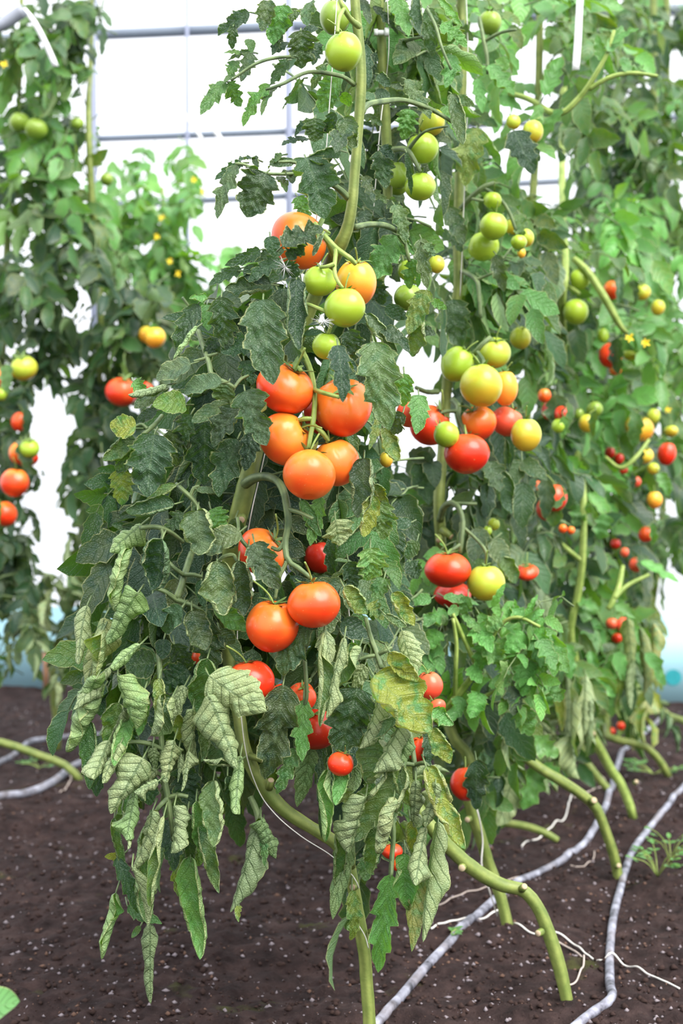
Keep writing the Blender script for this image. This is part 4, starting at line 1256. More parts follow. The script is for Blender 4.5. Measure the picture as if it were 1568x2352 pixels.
A.hero("""
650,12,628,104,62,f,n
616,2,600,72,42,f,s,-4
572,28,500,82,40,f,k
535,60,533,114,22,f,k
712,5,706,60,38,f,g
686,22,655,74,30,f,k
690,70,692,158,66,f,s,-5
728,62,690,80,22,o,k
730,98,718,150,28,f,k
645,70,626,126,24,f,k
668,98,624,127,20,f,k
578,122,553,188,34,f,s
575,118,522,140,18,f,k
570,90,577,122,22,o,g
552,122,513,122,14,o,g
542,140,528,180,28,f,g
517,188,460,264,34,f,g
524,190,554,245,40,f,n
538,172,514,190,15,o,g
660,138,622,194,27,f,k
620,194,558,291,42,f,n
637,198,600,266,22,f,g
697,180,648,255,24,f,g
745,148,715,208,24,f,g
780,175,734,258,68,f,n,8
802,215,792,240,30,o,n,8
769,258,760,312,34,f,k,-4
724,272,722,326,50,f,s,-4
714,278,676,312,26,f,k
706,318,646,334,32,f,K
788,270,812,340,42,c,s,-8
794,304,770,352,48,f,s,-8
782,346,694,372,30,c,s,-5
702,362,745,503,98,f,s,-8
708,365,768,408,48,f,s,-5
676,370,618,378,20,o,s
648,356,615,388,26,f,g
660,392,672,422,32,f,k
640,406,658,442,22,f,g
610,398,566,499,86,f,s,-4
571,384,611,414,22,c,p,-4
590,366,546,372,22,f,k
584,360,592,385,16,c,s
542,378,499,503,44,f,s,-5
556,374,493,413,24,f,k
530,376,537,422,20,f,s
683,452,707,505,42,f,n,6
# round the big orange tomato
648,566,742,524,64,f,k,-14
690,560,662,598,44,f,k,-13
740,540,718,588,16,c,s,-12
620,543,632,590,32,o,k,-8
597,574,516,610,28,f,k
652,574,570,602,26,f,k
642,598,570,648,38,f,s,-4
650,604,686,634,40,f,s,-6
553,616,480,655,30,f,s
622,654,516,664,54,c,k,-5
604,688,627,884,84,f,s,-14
652,662,645,740,52,f,k,-2
680,642,685,804,54,c,k,-6
508,682,522,804,62,f,s,-4
476,684,434,686,26,c,l,-3
475,700,478,760,36,f,n,4
455,698,406,816,46,f,s,-3
452,752,398,826,18,r,l,-5
592,788,508,810,58,f,k
505,778,470,818,36,f,k
560,828,577,884,42,f,k
558,622,640,640,40,o,s,-2
# left shoulder
438,836,358,870,54,o,p,-3
508,880,422,902,50,o,p,-7
522,884,514,928,62,o,P,-4
382,884,294,906,24,r,p,-4
370,900,308,938,38,f,s
306,876,338,904,32,f,l
426,930,350,930,50,o,g,-5
532,924,440,970,40,o,s,-6
562,898,612,1024,78,f,s,-8
550,936,490,1026,60,f,s,-6
545,1008,502,1142,66,f,k,-4
584,984,562,1082,42,f,k,-5
470,952,468,1114,88,f,k
438,952,418,1024,46,f,k,-2
354,998,338,1142,92,f,s,-6
395,988,406,1070,44,f,k,-4
314,1010,268,1086,54,f,s,-3
310,1008,236,1058,46,c,g,-3
312,984,252,976,48,o,Y,-4
276,1078,280,1160,52,f,y,-2
405,1114,325,1158,26,c,P,-5
400,1158,288,1172,44,c,K,-6
452,1124,500,1131,15,o,p,-4
360,943,314,968,26,o,k
# left middle
325,1204,252,1268,40,r,l,-5
302,1262,265,1406,40,r,l,-5
453,1172,463,1274,76,c,p,-9
550,1222,473,1273,54,o,p,-8
484,1170,514,1218,52,f,l,-2
422,1178,384,1224,42,f,s
372,1238,347,1356,86,c,k,-8
498,1288,513,1414,72,c,p,-9
548,1288,560,1416,60,c,s,-8
572,1256,592,1322,26,c,p,-8
584,1246,642,1354,60,f,s,-12
350,1363,371,1440,58,o,k,-4
418,1395,378,1453,46,o,s,-7
462,1333,470,1394,32,c,k
440,1403,472,1494,60,c,s,-8
472,1418,490,1548,68,f,s,-4
476,1512,455,1650,62,c,g,-8
505,1448,538,1478,32,o,k,-3
492,1392,574,1450,42,c,l,-5
316,1362,246,1480,48,r,l,-5
200,1390,180,1526,34,r,P,2
240,1418,195,1585,38,r,y
238,1446,215,1566,30,r,y,-2
322,1480,254,1534,32,r,l,-8
270,1552,313,1676,46,r,l,-8
252,1532,168,1630,26,r,p,-4
355,1524,288,1528,62,o,K
376,1468,372,1514,34,o,K
432,1538,368,1584,64,f,K
400,1480,440,1540,50,f,K,3
540,1190,520,1260,46,f,k,4
# left lower curtain
232,1588,152,1728,54,r,l,-4
272,1614,250,1728,62,c,g,-3
283,1628,251,1718,24,r,p,-6
206,1656,205,1814,44,c,g,-2
230,1690,222,1830,60,f,k,3
277,1706,235,1799,28,r,P,-8
328,1741,254,1870,46,r,P,-9
360,1768,303,1810,24,r,P,-7
363,1795,308,1819,22,r,p,-7
365,1558,362,1653,32,c,y,-6
424,1575,372,1674,36,b,p,-7
402,1638,434,1710,38,c,y,-5
443,1628,452,1756,25,r,P,-8
478,1626,462,1750,34,c,g,-5
480,1552,612,1634,92,b,P,-11
478,1596,545,1765,52,r,P,-11
552,1735,540,1870,38,r,l,-9
545,1749,466,1744,18,r,p,-9
490,1792,490,1946,64,c,P,-8
522,1782,536,1862,32,c,k,-6
350,1718,357,1769,26,b,p,-6
411,1718,408,1798,13,r,p,-5
433,1725,416,1818,18,r,P,-7
290,1640,300,1740,46,f,k,3
340,1640,420,1660,60,f,K,4
330,1760,345,1850,60,f,K,4
420,1760,440,1850,70,f,K,4
290,1800,300,1900,50,f,g,3
350,1862,302,2000,34,r,P,-8
303,1992,338,2132,14,r,p,-8
340,1890,342,2124,66,c,g,-4
376,1873,345,2084,20,r,P,-8
280,1862,293,1952,20,r,P,-6
262,1878,280,2024,28,c,g,-3
268,1970,318,2098,36,f,k
293,2083,372,2122,30,f,g
266,2050,233,2204,28,r,l
345,2124,346,2306,34,r,s,-2
322,2128,302,2154,13,o,g
437,1966,459,2204,64,c,l,-2
408,1958,410,2060,32,f,y,2
430,1868,437,1994,42,c,k,-4
460,1886,503,2052,38,c,P,-5
276,1968,240,1968,17,o,Y
470,1880,455,1990,46,f,g,2
390,1880,400,2000,50,f,K,4
593,1890,528,2096,36,r,s
548,2080,548,2118,16,f,y
600,1882,634,1972,38,r,g
604,1900,608,1990,24,f,g,3
300,1640,262,1760,44,c,l,-7
400,1700,380,1800,40,r,P,-8
250,1700,215,1790,40,r,p,-7
310,1820,290,1930,34,r,l,-7
400,1850,392,1960,36,r,p,-8
450,1840,470,1960,42,c,l,-8
220,1560,190,1660,44,r,l,-6
395,1600,345,1690,40,r,p,-8
330,1590,318,1690,38,c,l,-8
# centre and right
705,1443,648,1552,68,f,s,-4
650,1572,608,1790,84,f,s,-5
690,1690,688,1726,30,o,g
680,1718,635,1824,36,f,g
712,1718,682,1854,40,b,g,2
735,1660,738,1925,26,f,k,6
748,1448,760,1522,42,b,P,-6
745,1452,735,1670,24,r,P,-7
791,1463,748,1650,22,r,P,-7
826,1485,770,1580,34,r,P,-6
783,1430,844,1460,46,o,s,-5
820,1580,778,1732,106,f,k,-4
838,1528,806,1584,32,b,p,-5
858,1552,992,1680,112,c,Y,-10
895,1498,957,1566,42,c,Y,-9
922,1448,955,1550,58,b,P,-4
900,1362,952,1438,46,c,Y,-4
790,1348,844,1410,46,c,y,-4
842,1390,880,1425,40,f,y,-3
885,1413,934,1440,22,c,P,-5
868,1612,825,1719,30,r,P,-7
912,1648,827,1716,32,c,P,-6
918,1662,857,1774,42,r,P,-8
940,1690,900,1790,32,r,l,-4
985,1638,1042,1664,42,c,l,-3
990,1672,1034,1754,42,c,Y,-6
978,1760,1068,1950,64,c,Y,-8
925,1763,817,1934,84,c,P,-7
955,1797,949,1900,36,r,P,-6
752,1768,746,1934,28,r,l,-2
800,1900,764,2112,42,b,g,2
808,2045,805,2160,36,f,y,3
897,2008,868,2234,60,f,l,2
957,1985,945,2186,42,b,Y,-2
1006,1886,971,2164,36,r,P,-5
978,1900,954,2034,40,r,P,-7
942,1886,956,1980,32,c,Y,-4
845,1968,838,2024,42,f,g,2
885,1898,838,1938,42,f,g
770,1810,815,1855,44,f,y
860,1800,830,1900,50,f,g,3
920,1780,890,1890,48,f,g,2
880,1700,850,1800,50,r,P,-6
800,1740,770,1850,44,c,l,-4
840,1830,800,1960,46,r,p,-5
905,1830,870,1960,44,r,P,-6
1000,1800,975,1900,40,r,P,-7
930,1960,935,2090,34,r,l,-4
860,1900,850,2010,46,c,g,-3
780,1900,775,2060,40,c,g
905,1740,940,1850,40,c,y,-6
# right flank
836,1052,821,1190,62,c,s,-4
856,1138,834,1234,44,c,Y,-5
770,1193,780,1254,64,b,P,-5
738,1143,712,1254,42,f,l,2
690,1150,738,1232,30,c,n,3
860,1112,892,1158,28,c,y
880,983,914,1058,46,c,y
872,958,847,1034,20,f,y
925,948,903,998,42,f,s
840,722,912,808,36,c,p,-4
880,755,940,810,36,f,s,-2
800,758,829,834,50,f,s
858,786,893,989,84,f,p,-8
850,793,825,880,42,f,s,-6
928,858,925,934,42,f,n
775,793,787,924,46,f,k,-16
850,1258,844,1334,62,f,l,-2
882,1328,860,1380,42,f,g
800,1290,820,1350,50,f,s
870,1150,880,1240,60,f,g,4
""", 2.15)
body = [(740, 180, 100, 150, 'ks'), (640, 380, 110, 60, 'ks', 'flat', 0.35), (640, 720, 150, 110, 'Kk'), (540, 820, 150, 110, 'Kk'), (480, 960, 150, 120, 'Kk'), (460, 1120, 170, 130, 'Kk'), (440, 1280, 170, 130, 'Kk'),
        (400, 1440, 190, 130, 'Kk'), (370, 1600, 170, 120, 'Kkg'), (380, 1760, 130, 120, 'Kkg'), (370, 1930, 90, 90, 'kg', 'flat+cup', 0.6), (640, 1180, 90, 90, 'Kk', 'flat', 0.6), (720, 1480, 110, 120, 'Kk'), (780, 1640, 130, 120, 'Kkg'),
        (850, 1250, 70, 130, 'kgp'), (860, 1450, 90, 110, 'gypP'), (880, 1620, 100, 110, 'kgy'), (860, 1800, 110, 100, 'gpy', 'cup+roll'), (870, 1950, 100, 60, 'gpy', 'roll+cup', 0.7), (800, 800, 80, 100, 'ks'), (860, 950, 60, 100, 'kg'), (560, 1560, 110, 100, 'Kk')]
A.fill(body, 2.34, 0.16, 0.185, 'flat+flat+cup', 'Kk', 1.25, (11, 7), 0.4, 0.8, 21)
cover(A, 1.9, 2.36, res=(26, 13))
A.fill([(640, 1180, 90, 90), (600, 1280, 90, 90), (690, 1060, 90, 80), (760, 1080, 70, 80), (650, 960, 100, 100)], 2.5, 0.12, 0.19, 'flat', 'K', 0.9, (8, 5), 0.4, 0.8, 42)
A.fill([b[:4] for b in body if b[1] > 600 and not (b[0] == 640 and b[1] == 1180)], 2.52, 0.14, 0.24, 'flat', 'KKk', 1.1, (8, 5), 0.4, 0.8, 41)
A.finish(LEAF)
# string the front plant is tied to
m = MB()
tube(m, [P(778, -80, 2.17), P(771, 40, 2.17), P(762, 165, 2.17), P(755, 258, 2.17), P(748, 350, 2.17), P(730, 480, 2.2), P(700, 640, 2.3), P(650, 850, 2.36), P(604, 1060, 2.27), P(590, 1120, 2.21), P(573, 1200, 2.21), P(552, 1330, 2.28), P(545, 1500, 2.28),
         P(560, 1700, 2.21), P(590, 1808, 2.195), P(630, 1868, 2.19), P(690, 1920, 2.19), P(760, 1965, 2.2), P(810, 2012, 2.203), P(824, 2040, 2.203)], 0.00085, n=160, sides=6)
tag(m.build('support_string', TWINE, origin=P(748, 350, 2.17)), 'white string running down the front plant from the top to its leaning stem', 'string')
m = MB()
tube(m, [P(812, 2095, 2.205), P(822, 2122, 2.203), P(838, 2150, 2.203), P(846, 2178, 2.204)], 0.0009, n=14, sides=6)
tag(m.build('support_string', TWINE, origin=P(822, 2122, 2.205)), 'short end of white string across the lowest part of the front stem', 'string')
m = MB()
tube(m, [P(798, 1380, 2.26), P(804, 1430, 2.26), P(813, 1490, 2.26), P(818, 1580, 2.3)], 0.0011, n=14, sides=6)
tag(m.build('support_string', TWINE, origin=P(804, 1430, 2.26)), 'piece of white string right of the smooth red-orange tomato', 'string')
for (px, py, d, lab) in ((655, 613, 2.07, 'white thistle seed fluff stuck on a dark leaf below the big orange tomato'), (742, 738, 2.07, 'white thistle seed fluff between the green tomatoes')):
    m = MB()
    r = np.random.default_rng(int(px))
    c = P(px, py, d)
    for _ in range(34):
        v = unit(r.normal(size=3) * [1, 0.6, 0.8])
        tube(m, [c, c + v * r.uniform(0.008, 0.020)], [0.00028, 0.00012], n=2, sides=3)
    tag(m.build('seed_fluff', FLUFF, origin=c), lab, 'seed fluff')

# ======================= second plant, just behind the first
B = Plant(GZ(1304, 2306), 'second tomato plant, its stem rising just right of the front stem')
B.stem([(1306, 2330, 2.56, 16), (1300, 2290, 2.56, 15), (1284, 2220, 2.56, 16), (1262, 2150, 2.56, 16), (1235, 2085, 2.56, 15), (1200, 2045, 2.56, 15), (1150, 2032, 2.56, 16), (1090, 1998, 2.55, 17), (1030, 1945, 2.54, 17), (985, 1893, 2.53, 15),
        (945, 1830, 2.55, 15), (880, 1700, 2.58, 15), (810, 1500, 2.6, 15), (765, 1320, 2.58, 14), (745, 1200, 2.55, 13), (752, 1120, 2.56, 13), (790, 950, 2.6, 12), (850, 750, 2.58, 11), (878, 600, 2.55, 11), (890, 450, 2.53, 11), (885, 280, 2.52, 12), (877, 120, 2.5, 11), (872, -80, 2.5, 11)], STEM, 140, 12)
B.stub(1198, 2042, 2.55, 8, 6, -6, 0)
B.stub(1062, 1990, 2.54, 9, -2, 4, 0)
B.stub(1243, 2140, 2.54, 8, -8, 4, 0)
for pts in ([(890, 345, 2.5, 7), (925, 342, 2.47, 6.5), (940, 350, 2.45, 6), (955, 375, 2.45, 5), (965, 395, 2.45, 4.5)], [(935, 347, 2.46, 5), (960, 315, 2.44, 4), (985, 298, 2.42, 3), (1028, 290, 2.42, 2.5)], [(832, 258, 2.22, 7), (845, 240, 2.25, 7), (880, 233, 2.3, 7), (925, 230, 2.35, 6), (975, 245, 2.38, 5.5), (1010, 262, 2.4, 5), (1045, 285, 2.4, 4)],
            [(815, 522, 2.22, 8), (850, 515, 2.28, 7), (890, 520, 2.35, 7), (925, 545, 2.38, 5), (940, 600, 2.38, 4)],
            [(980, 20, 2.45, 4), (1000, 60, 2.42, 4), (1015, 110, 2.4, 3.5), (1036, 160, 2.4, 3)], [(920, 90, 2.5, 5), (918, 130, 2.5, 5), (922, 160, 2.5, 4)], [(918, 98, 2.5, 5), (945, 90, 2.48, 4), (970, 85, 2.47, 3)]):
    B.stem(pts, STALK, 16, 7, 'leaf_stalk' if pts[0][1] != 345 else 'fruit_stalk', 0.03)
B.hero("""
832,-4,848,56,28,f,s
857,14,914,80,26,f,k
905,-6,938,84,44,f,n,4
953,-6,963,70,30,c,s
985,18,992,132,38,f,s
1004,-6,1062,60,26,c,l
1010,58,1072,108,44,f,n
1036,125,1022,202,40,f,n
835,102,846,202,26,f,k
862,120,850,200,22,f,k
931,182,988,274,40,f,p,-8
940,250,926,322,48,f,n,3
1036,215,1064,332,34,c,p,-6
1046,222,1090,245,22,f,s,-5
1023,243,1060,330,44,f,n,2
873,345,886,434,46,f,k,-6
876,336,904,366,28,f,k,-6
933,350,944,448,14,f,s,-8
832,268,878,290,26,f,s,-4
832,212,858,236,26,o,s,-6
860,213,896,222,24,o,s,-5
895,195,940,205,24,c,s,-4
870,170,895,200,24,c,s,-4
832,405,858,468,30,f,s,-5
857,438,888,468,20,f,p,-5
893,460,936,500,28,f,s,-4
905,470,930,560,36,f,p,-8
912,540,956,588,20,c,l,-9
916,543,860,642,66,f,n,-4
967,548,981,664,34,f,p,-8
975,560,1000,588,24,f,p,-8
957,595,940,664,40,f,n,-6
836,483,843,530,36,o,s,-6
872,510,900,520,24,o,k,-6
980,666,938,768,48,f,y,-6
992,690,1026,710,18,f,l,-6
970,735,946,820,50,c,P,-6
960,760,1000,770,30,f,s,-4
885,705,935,730,30,o,k,-4
860,640,880,700,40,f,k
905,1218,905,1298,52,o,s,-6
880,1203,850,1243,42,o,s,-4
944,1200,884,1210,28,o,k,-4
957,1243,934,1284,32,o,s,-5
940,1290,960,1330,40,f,k
870,880,900,960,40,f,k
""", 2.46)
B.fill([(880, 60, 90, 110, 'kgn'), (960, 100, 90, 130, 'kgn'), (900, 240, 80, 100, 'ks'), (1000, 200, 80, 110, 'kgn', 'flat', 0.7), (880, 480, 70, 100, 'ks', 'flat', 0.7), (940, 580, 80, 100, 'kgn', 'flat', 0.7), (900, 720, 90, 100, 'ksg'), (900, 900, 50, 80, 'ks', 'flat', 0.5), (910, 1080, 80, 90, 'kK'),
        (910, 1200, 90, 90, 'kKs'), (900, 1370, 90, 80, 'kK'), (960, 1500, 80, 90, 'kK'), (900, 1640, 80, 90, 'kK'), (960, 1800, 70, 80, 'kg', 'cup+flat', 0.7)], 2.56, 0.16, 0.20, 'flat+flat+cup', 'ks', 1.15, (10, 7), 0.5, 0.8, 22)
cover(B, 2.36, 2.66, res=(24, 11))
B.fill([(900, 60, 100, 90, 'gn'), (960, 180, 100, 110, 'gnk'), (870, 300, 60, 90, 'K'), (960, 330, 80, 80, 'kg'), (880, 440, 70, 80, 'Kk'), (950, 480, 80, 70, 'kg'), (900, 560, 80, 80, 'kgn'), (960, 680, 80, 80, 'kK'), (880, 720, 80, 80, 'K'), (890, 1050, 80, 90, 'K'), (910, 1250, 90, 110, 'K'), (930, 1420, 90, 90, 'K'), (920, 1560, 80, 90, 'K'), (960, 1700, 70, 80, 'K')],
       2.72, 0.14, 0.17, 'flat', 'k', 0.8, (8, 5), 0.4, 0.7, 43)
B.finish(LEAF)
m = MB()
tube(m, [P(886, -60, 2.47), P(893, 100, 2.47), P(884, 200, 2.5), P(872, 300, 2.47), P(855, 520, 2.5), P(850, 640, 2.56)], 0.0008, n=40, sides=5)
tag(m.build('support_string', TWINE, origin=P(884, 200, 2.5)), 'thin string beside the stem that carries the clear clip', 'string')
m = MB()
c = P(876, 76, 2.475)
box(m, c, [0.026, 0.012, 0.0075]); box(m, c + [0.009, -0.004, 0], [0.008, 0.012, 0.0125]); box(m, c + [-0.010, -0.003, 0], [0.007, 0.010, 0.010])
tag(m.build('plant_clip', CLIP, smooth=False, origin=c), 'clear plastic plant clip round the stem near the top', 'clip')

# ======================= third plant
Cc = Plant(GZ(1166, 2122), 'third tomato plant with pale tomatoes above red ones and a twisting bare lower stem')
Cc.stem([(1168, 2140, 3.0, 14), (1158, 2095, 3.0, 13.5), (1143, 2040, 3.0, 13.5), (1122, 1985, 3.0, 13.5), (1102, 1920, 2.98, 14), (1085, 1870, 2.97, 14), (1074, 1825, 2.96, 14), (1078, 1795, 2.96, 14), (1080, 1760, 2.96, 14), (1068, 1725, 2.96, 13), (1040, 1690, 2.97, 13), (1020, 1600, 3.0, 13), (1015, 1400, 3.0, 13),
         (1012, 1250, 2.96, 13), (1008, 1150, 2.95, 13), (1015, 1050, 2.97, 12), (1025, 900, 3.0, 12), (1040, 750, 2.97, 12), (1052, 650, 2.95, 11), (1052, 570, 2.95, 12), (1054, 420, 2.95, 10.5), (1060, 250, 2.95, 10), (1062, 120, 2.95, 10), (1056, -60, 2.95, 10)], STEM, 130, 12)
Cc.stub(1080, 1790, 2.945, 8, 6, -4, 0)
Cc.stub(1078, 1880, 2.955, 7, -5, 3, 0)
Cc.stub(1010, 1232, 2.93, 7, -3, 10, 0)
Cc.stub(1014, 1215, 2.93, 8, 22, 18, 0)
for pts in ([(1010, 1195, 2.93, 9), (1020, 1165, 2.9, 8), (1035, 1155, 2.88, 7.5), (1052, 1165, 2.86, 6.5), (1062, 1195, 2.85, 6), (1060, 1235, 2.84, 5.5), (1056, 1270, 2.84, 5)], [(1035, 1156, 2.88, 5), (1065, 1157, 2.87, 4.5), (1095, 1157, 2.87, 4)], [(1062, 1210, 2.85, 4.5), (1090, 1235, 2.84, 4), (1115, 1265, 2.82, 4), (1116, 1295, 2.82, 3.5)],
            [(1058, 1250, 2.84, 5), (1040, 1262, 2.83, 4), (1028, 1270, 2.83, 4)],
            [(1040, 920, 2.96, 8), (1052, 935, 2.9, 7), (1052, 955, 2.86, 6), (1062, 980, 2.84, 6), (1070, 998, 2.8, 5)], [(1052, 945, 2.88, 5), (1025, 945, 2.85, 4.5), (1010, 950, 2.84, 4)],
            [(1060, 830, 2.92, 7), (1085, 815, 2.88, 6.5), (1108, 790, 2.86, 5.5), (1125, 775, 2.87, 5)], [(1095, 806, 2.87, 5), (1110, 830, 2.83, 5), (1106, 845, 2.8, 4.5)],
            [(1058, 480, 2.94, 7), (1080, 455, 2.92, 6.5), (1110, 430, 2.9, 6), (1135, 420, 2.9, 5)], [(1110, 430, 2.9, 5), (1150, 460, 2.9, 4.5), (1170, 490, 2.9, 4.5), (1185, 530, 2.9, 4)], [(1080, 455, 2.92, 4), (1100, 460, 2.9, 4), (1115, 462, 2.9, 3)],
            [(1060, 622, 2.94, 6), (1080, 632, 2.9, 6), (1095, 645, 2.88, 5.5), (1100, 680, 2.87, 5), (1103, 730, 2.87, 4)], [(1095, 642, 2.88, 4), (1120, 632, 2.87, 3.5), (1140, 622, 2.87, 3)],
            [(1100, 40, 2.95, 4), (1110, 90, 2.93, 5), (1118, 130, 2.92, 4.5), (1120, 170, 2.92, 4)], [(1112, 95, 2.93, 4), (1150, 75, 2.9, 4), (1185, 68, 2.88, 3)],
            [(1005, 900, 2.98, 7), (980, 900, 2.95, 6), (955, 890, 2.92, 5)]):
    Cc.stem(pts, STALK, 16, 7, 'fruit_stalk' if pts[0][0] not in (1060, 1100, 1112, 1005) or pts[0][1] in (830,) else 'leaf_stalk', 0.03)
# young shoot at its foot
for pts in ([(1000, 1660, 2.78, 9), (1040, 1610, 2.76, 10), (1080, 1560, 2.74, 9), (1110, 1510, 2.73, 7), (1130, 1450, 2.72, 5)], [(1045, 1605, 2.76, 6), (1046, 1540, 2.72, 5.5), (1048, 1480, 2.71, 5), (1040, 1420, 2.70, 4)], [(1095, 1530, 2.73, 6), (1075, 1490, 2.72, 5.5), (1055, 1445, 2.71, 5), (1040, 1410, 2.7, 4)],
            [(1110, 1500, 2.73, 5), (1150, 1435, 2.7, 5), (1190, 1418, 2.68, 4.5), (1240, 1440, 2.67, 4)], [(1020, 1640, 2.77, 6), (1090, 1610, 2.74, 5), (1150, 1580, 2.72, 4)]):
    Cc.stem(pts, STEMU, 18, 7, 'young_shoot', 0.03)
Cc.hero("""
1095,294,1068,428,64,f,y,-6
1106,300,1148,382,24,c,l,-6
1090,300,1072,350,50,f,n
1037,688,1060,796,70,f,s,-8
1020,476,1066,562,46,f,s,-8
1139,585,1158,670,30,f,s,-6
1030,530,1060,580,36,f,k
1095,180,1108,260,30,f,n
1120,150,1180,220,44,f,n
1160,130,1140,200,36,f,n
1190,330,1240,370,44,f,k
1180,300,1225,400,60,f,k,-3
960,1060,985,1160,50,f,k
940,1055,1000,1040,40,o,s
990,1060,1000,1120,40,o,s
985,1040,960,1090,40,o,s
1120,1060,1148,1130,50,f,s,-4
1150,1080,1175,1180,44,c,s
1160,1010,1172,1080,24,c,s
1130,1240,1165,1300,46,o,p
1085,1215,1120,1270,44,o,p
1150,1280,1185,1340,44,c,P
1100,1230,1085,1290,40,o,s
960,1130,930,1180,50,f,n
# bright young leaves
1028,1410,950,1434,34,f,n,-18
1030,1425,985,1425,24,b,n,-18
970,1430,955,1470,30,f,n,-17
1018,1490,956,1514,30,f,n,-17
1053,1431,1087,1488,24,f,l,-18
1060,1413,1112,1457,22,f,l,-18
1018,1370,1100,1390,22,f,l,-18
990,1375,940,1385,24,o,n,-16
1030,1398,1052,1412,26,o,l,-19
1100,1410,1125,1450,24,f,n,-16
1150,1468,1182,1524,36,f,l,-18
1212,1463,1242,1534,40,f,l,-18
1145,1498,1160,1552,38,f,L,-16
1080,1530,1105,1570,30,f,L,-17
1180,1576,1178,1644,42,f,s,-16
1170,1560,1205,1600,40,f,L,-14
1222,1490,1250,1580,50,f,L,-14
1165,1420,1175,1380,14,f,L,-17
1185,1418,1180,1375,12,f,L,-17
1205,1420,1235,1365,14,f,L,-17
1215,1425,1250,1400,16,f,L,-17
1160,1440,1215,1460,26,f,l,-18
1240,1445,1300,1535,44,f,l,-18
1235,1440,1262,1500,34,f,L,-17
1130,1395,1160,1340,16,f,L,-16
1180,1395,1200,1420,28,o,l,-18
1265,1500,1305,1545,36,f,n,-14
1090,1440,1130,1500,44,f,L,-19
1120,1470,1100,1540,46,f,L,-19
1130,1560,1170,1600,48,f,l,-19
1010,1450,980,1490,40,f,L,-18
1075,1370,1060,1420,34,f,l,-19
1200,1450,1160,1500,46,f,L,-19
1215,1520,1200,1600,50,f,L,-18
1250,1560,1290,1610,46,f,n,-16
1100,1590,1080,1650,44,f,L,-18
1060,1600,1030,1660,36,f,n,-18
1190,1620,1220,1690,48,f,l,-17
1235,1470,1275,1540,44,f,l,-20
1150,1420,1120,1450,34,f,l,-20
1110,1480,1160,1530,40,f,l,-20
""", 2.90, (20, 11))
Cc.fill([(1090, 60, 110, 110, 'kgn', 'flat', 0.8), (1120, 200, 110, 110, 'gn', 'flat', 0.7), (1130, 340, 120, 100, 'gnk', 'flat', 0.7), (1060, 420, 90, 70, 'gk', 'flat', 0.6), (1150, 460, 90, 80, 'gn', 'flat', 0.6), (1120, 640, 120, 110, 'gnk'), (1070, 740, 100, 80, 'gks'), (1170, 700, 70, 120, 'gn'), (1060, 800, 90, 70, 'kg', 'flat', 0.7), (1000, 860, 60, 60, 'kg', 'flat', 0.5),
         (1120, 1080, 130, 90, 'ksK'), (1000, 1090, 80, 80, 'ksK'), (1100, 1190, 130, 90, 'ksg'), (1040, 1260, 110, 80, 'kK'), (1020, 1420, 90, 90, 'kK'), (1100, 1440, 120, 90, 'kK', 'flat', 0.6), (1040, 1560, 100, 100, 'Kkg'), (1150, 1640, 110, 90, 'gKp', 'cup+flat'), (1120, 1760, 110, 100, 'KKg', 'flat+cup'), (1140, 1880, 70, 60, 'Kgp', 'cup+roll')], 3.0, 0.22, 0.185, 'flat+flat+cup', 'kg', 1.25, (9, 5), 0.4, 0.8, 23)
Cc.fill([(1170, 1480, 120, 90, 'Ll'), (1200, 1590, 90, 80, 'lL'), (1090, 1560, 80, 80, 'lL', 'flat', 0.7), (1060, 1420, 80, 40, 'L', 'flat', 0.8)], 2.74, 0.10, 0.13, 'flat', 'L', 0.8, (9, 7), 0.5, 0.7, 24)
cover(Cc, 2.66, 3.25, res=(20, 11))
Cc.fill([(1080, 60, 110, 100, 'gn'), (1150, 160, 100, 100, 'gnk'), (1060, 250, 80, 100, 'gk'), (1120, 330, 100, 90, 'gn'), (1100, 450, 90, 70, 'kgn'), (1120, 600, 110, 90, 'kgn'), (1080, 720, 100, 90, 'Kkg'), (1150, 780, 80, 90, 'Kg'), (1080, 860, 90, 80, 'K'), (1080, 980, 130, 90, 'K'), (1090, 1090, 130, 90, 'K'), (1080, 1220, 120, 90, 'K'), (1060, 1340, 120, 90, 'K'), (1080, 1470, 120, 90, 'K'), (1070, 1600, 100, 90, 'K'), (1110, 1720, 100, 90, 'K'), (1140, 1840, 60, 60, 'K')],
        3.24, 0.16, 0.185, 'flat', 'k', 0.8, (8, 5), 0.4, 0.7, 44)
Cc.finish(LEAF)
m = MB()
tube(m, [P(1068, -60, 2.92), P(1074, 100, 2.92), P(1073, 250, 2.93), P(1066, 440, 2.92), P(1060, 600, 2.92), P(1056, 680, 2.94)], 0.0009, n=40, sides=5)
tag(m.build('support_string', TWINE, origin=P(1073, 250, 2.93)), 'pale string close along the upper stem of the third plant', 'string')
m = MB()
tube(m, [P(1084, 1828, 2.945), P(1098, 1870, 2.94), P(1108, 1930, 2.97), P(1106, 1990, 2.97), P(1125, 2050, 3.0), P(1142, 2105, 3.02)], 0.0016, n=30, sides=6)
tag(m.build('support_string', TWINE, origin=P(1108, 1930, 2.97)), 'pale string wound round the bare twisting stem of the third plant', 'string')

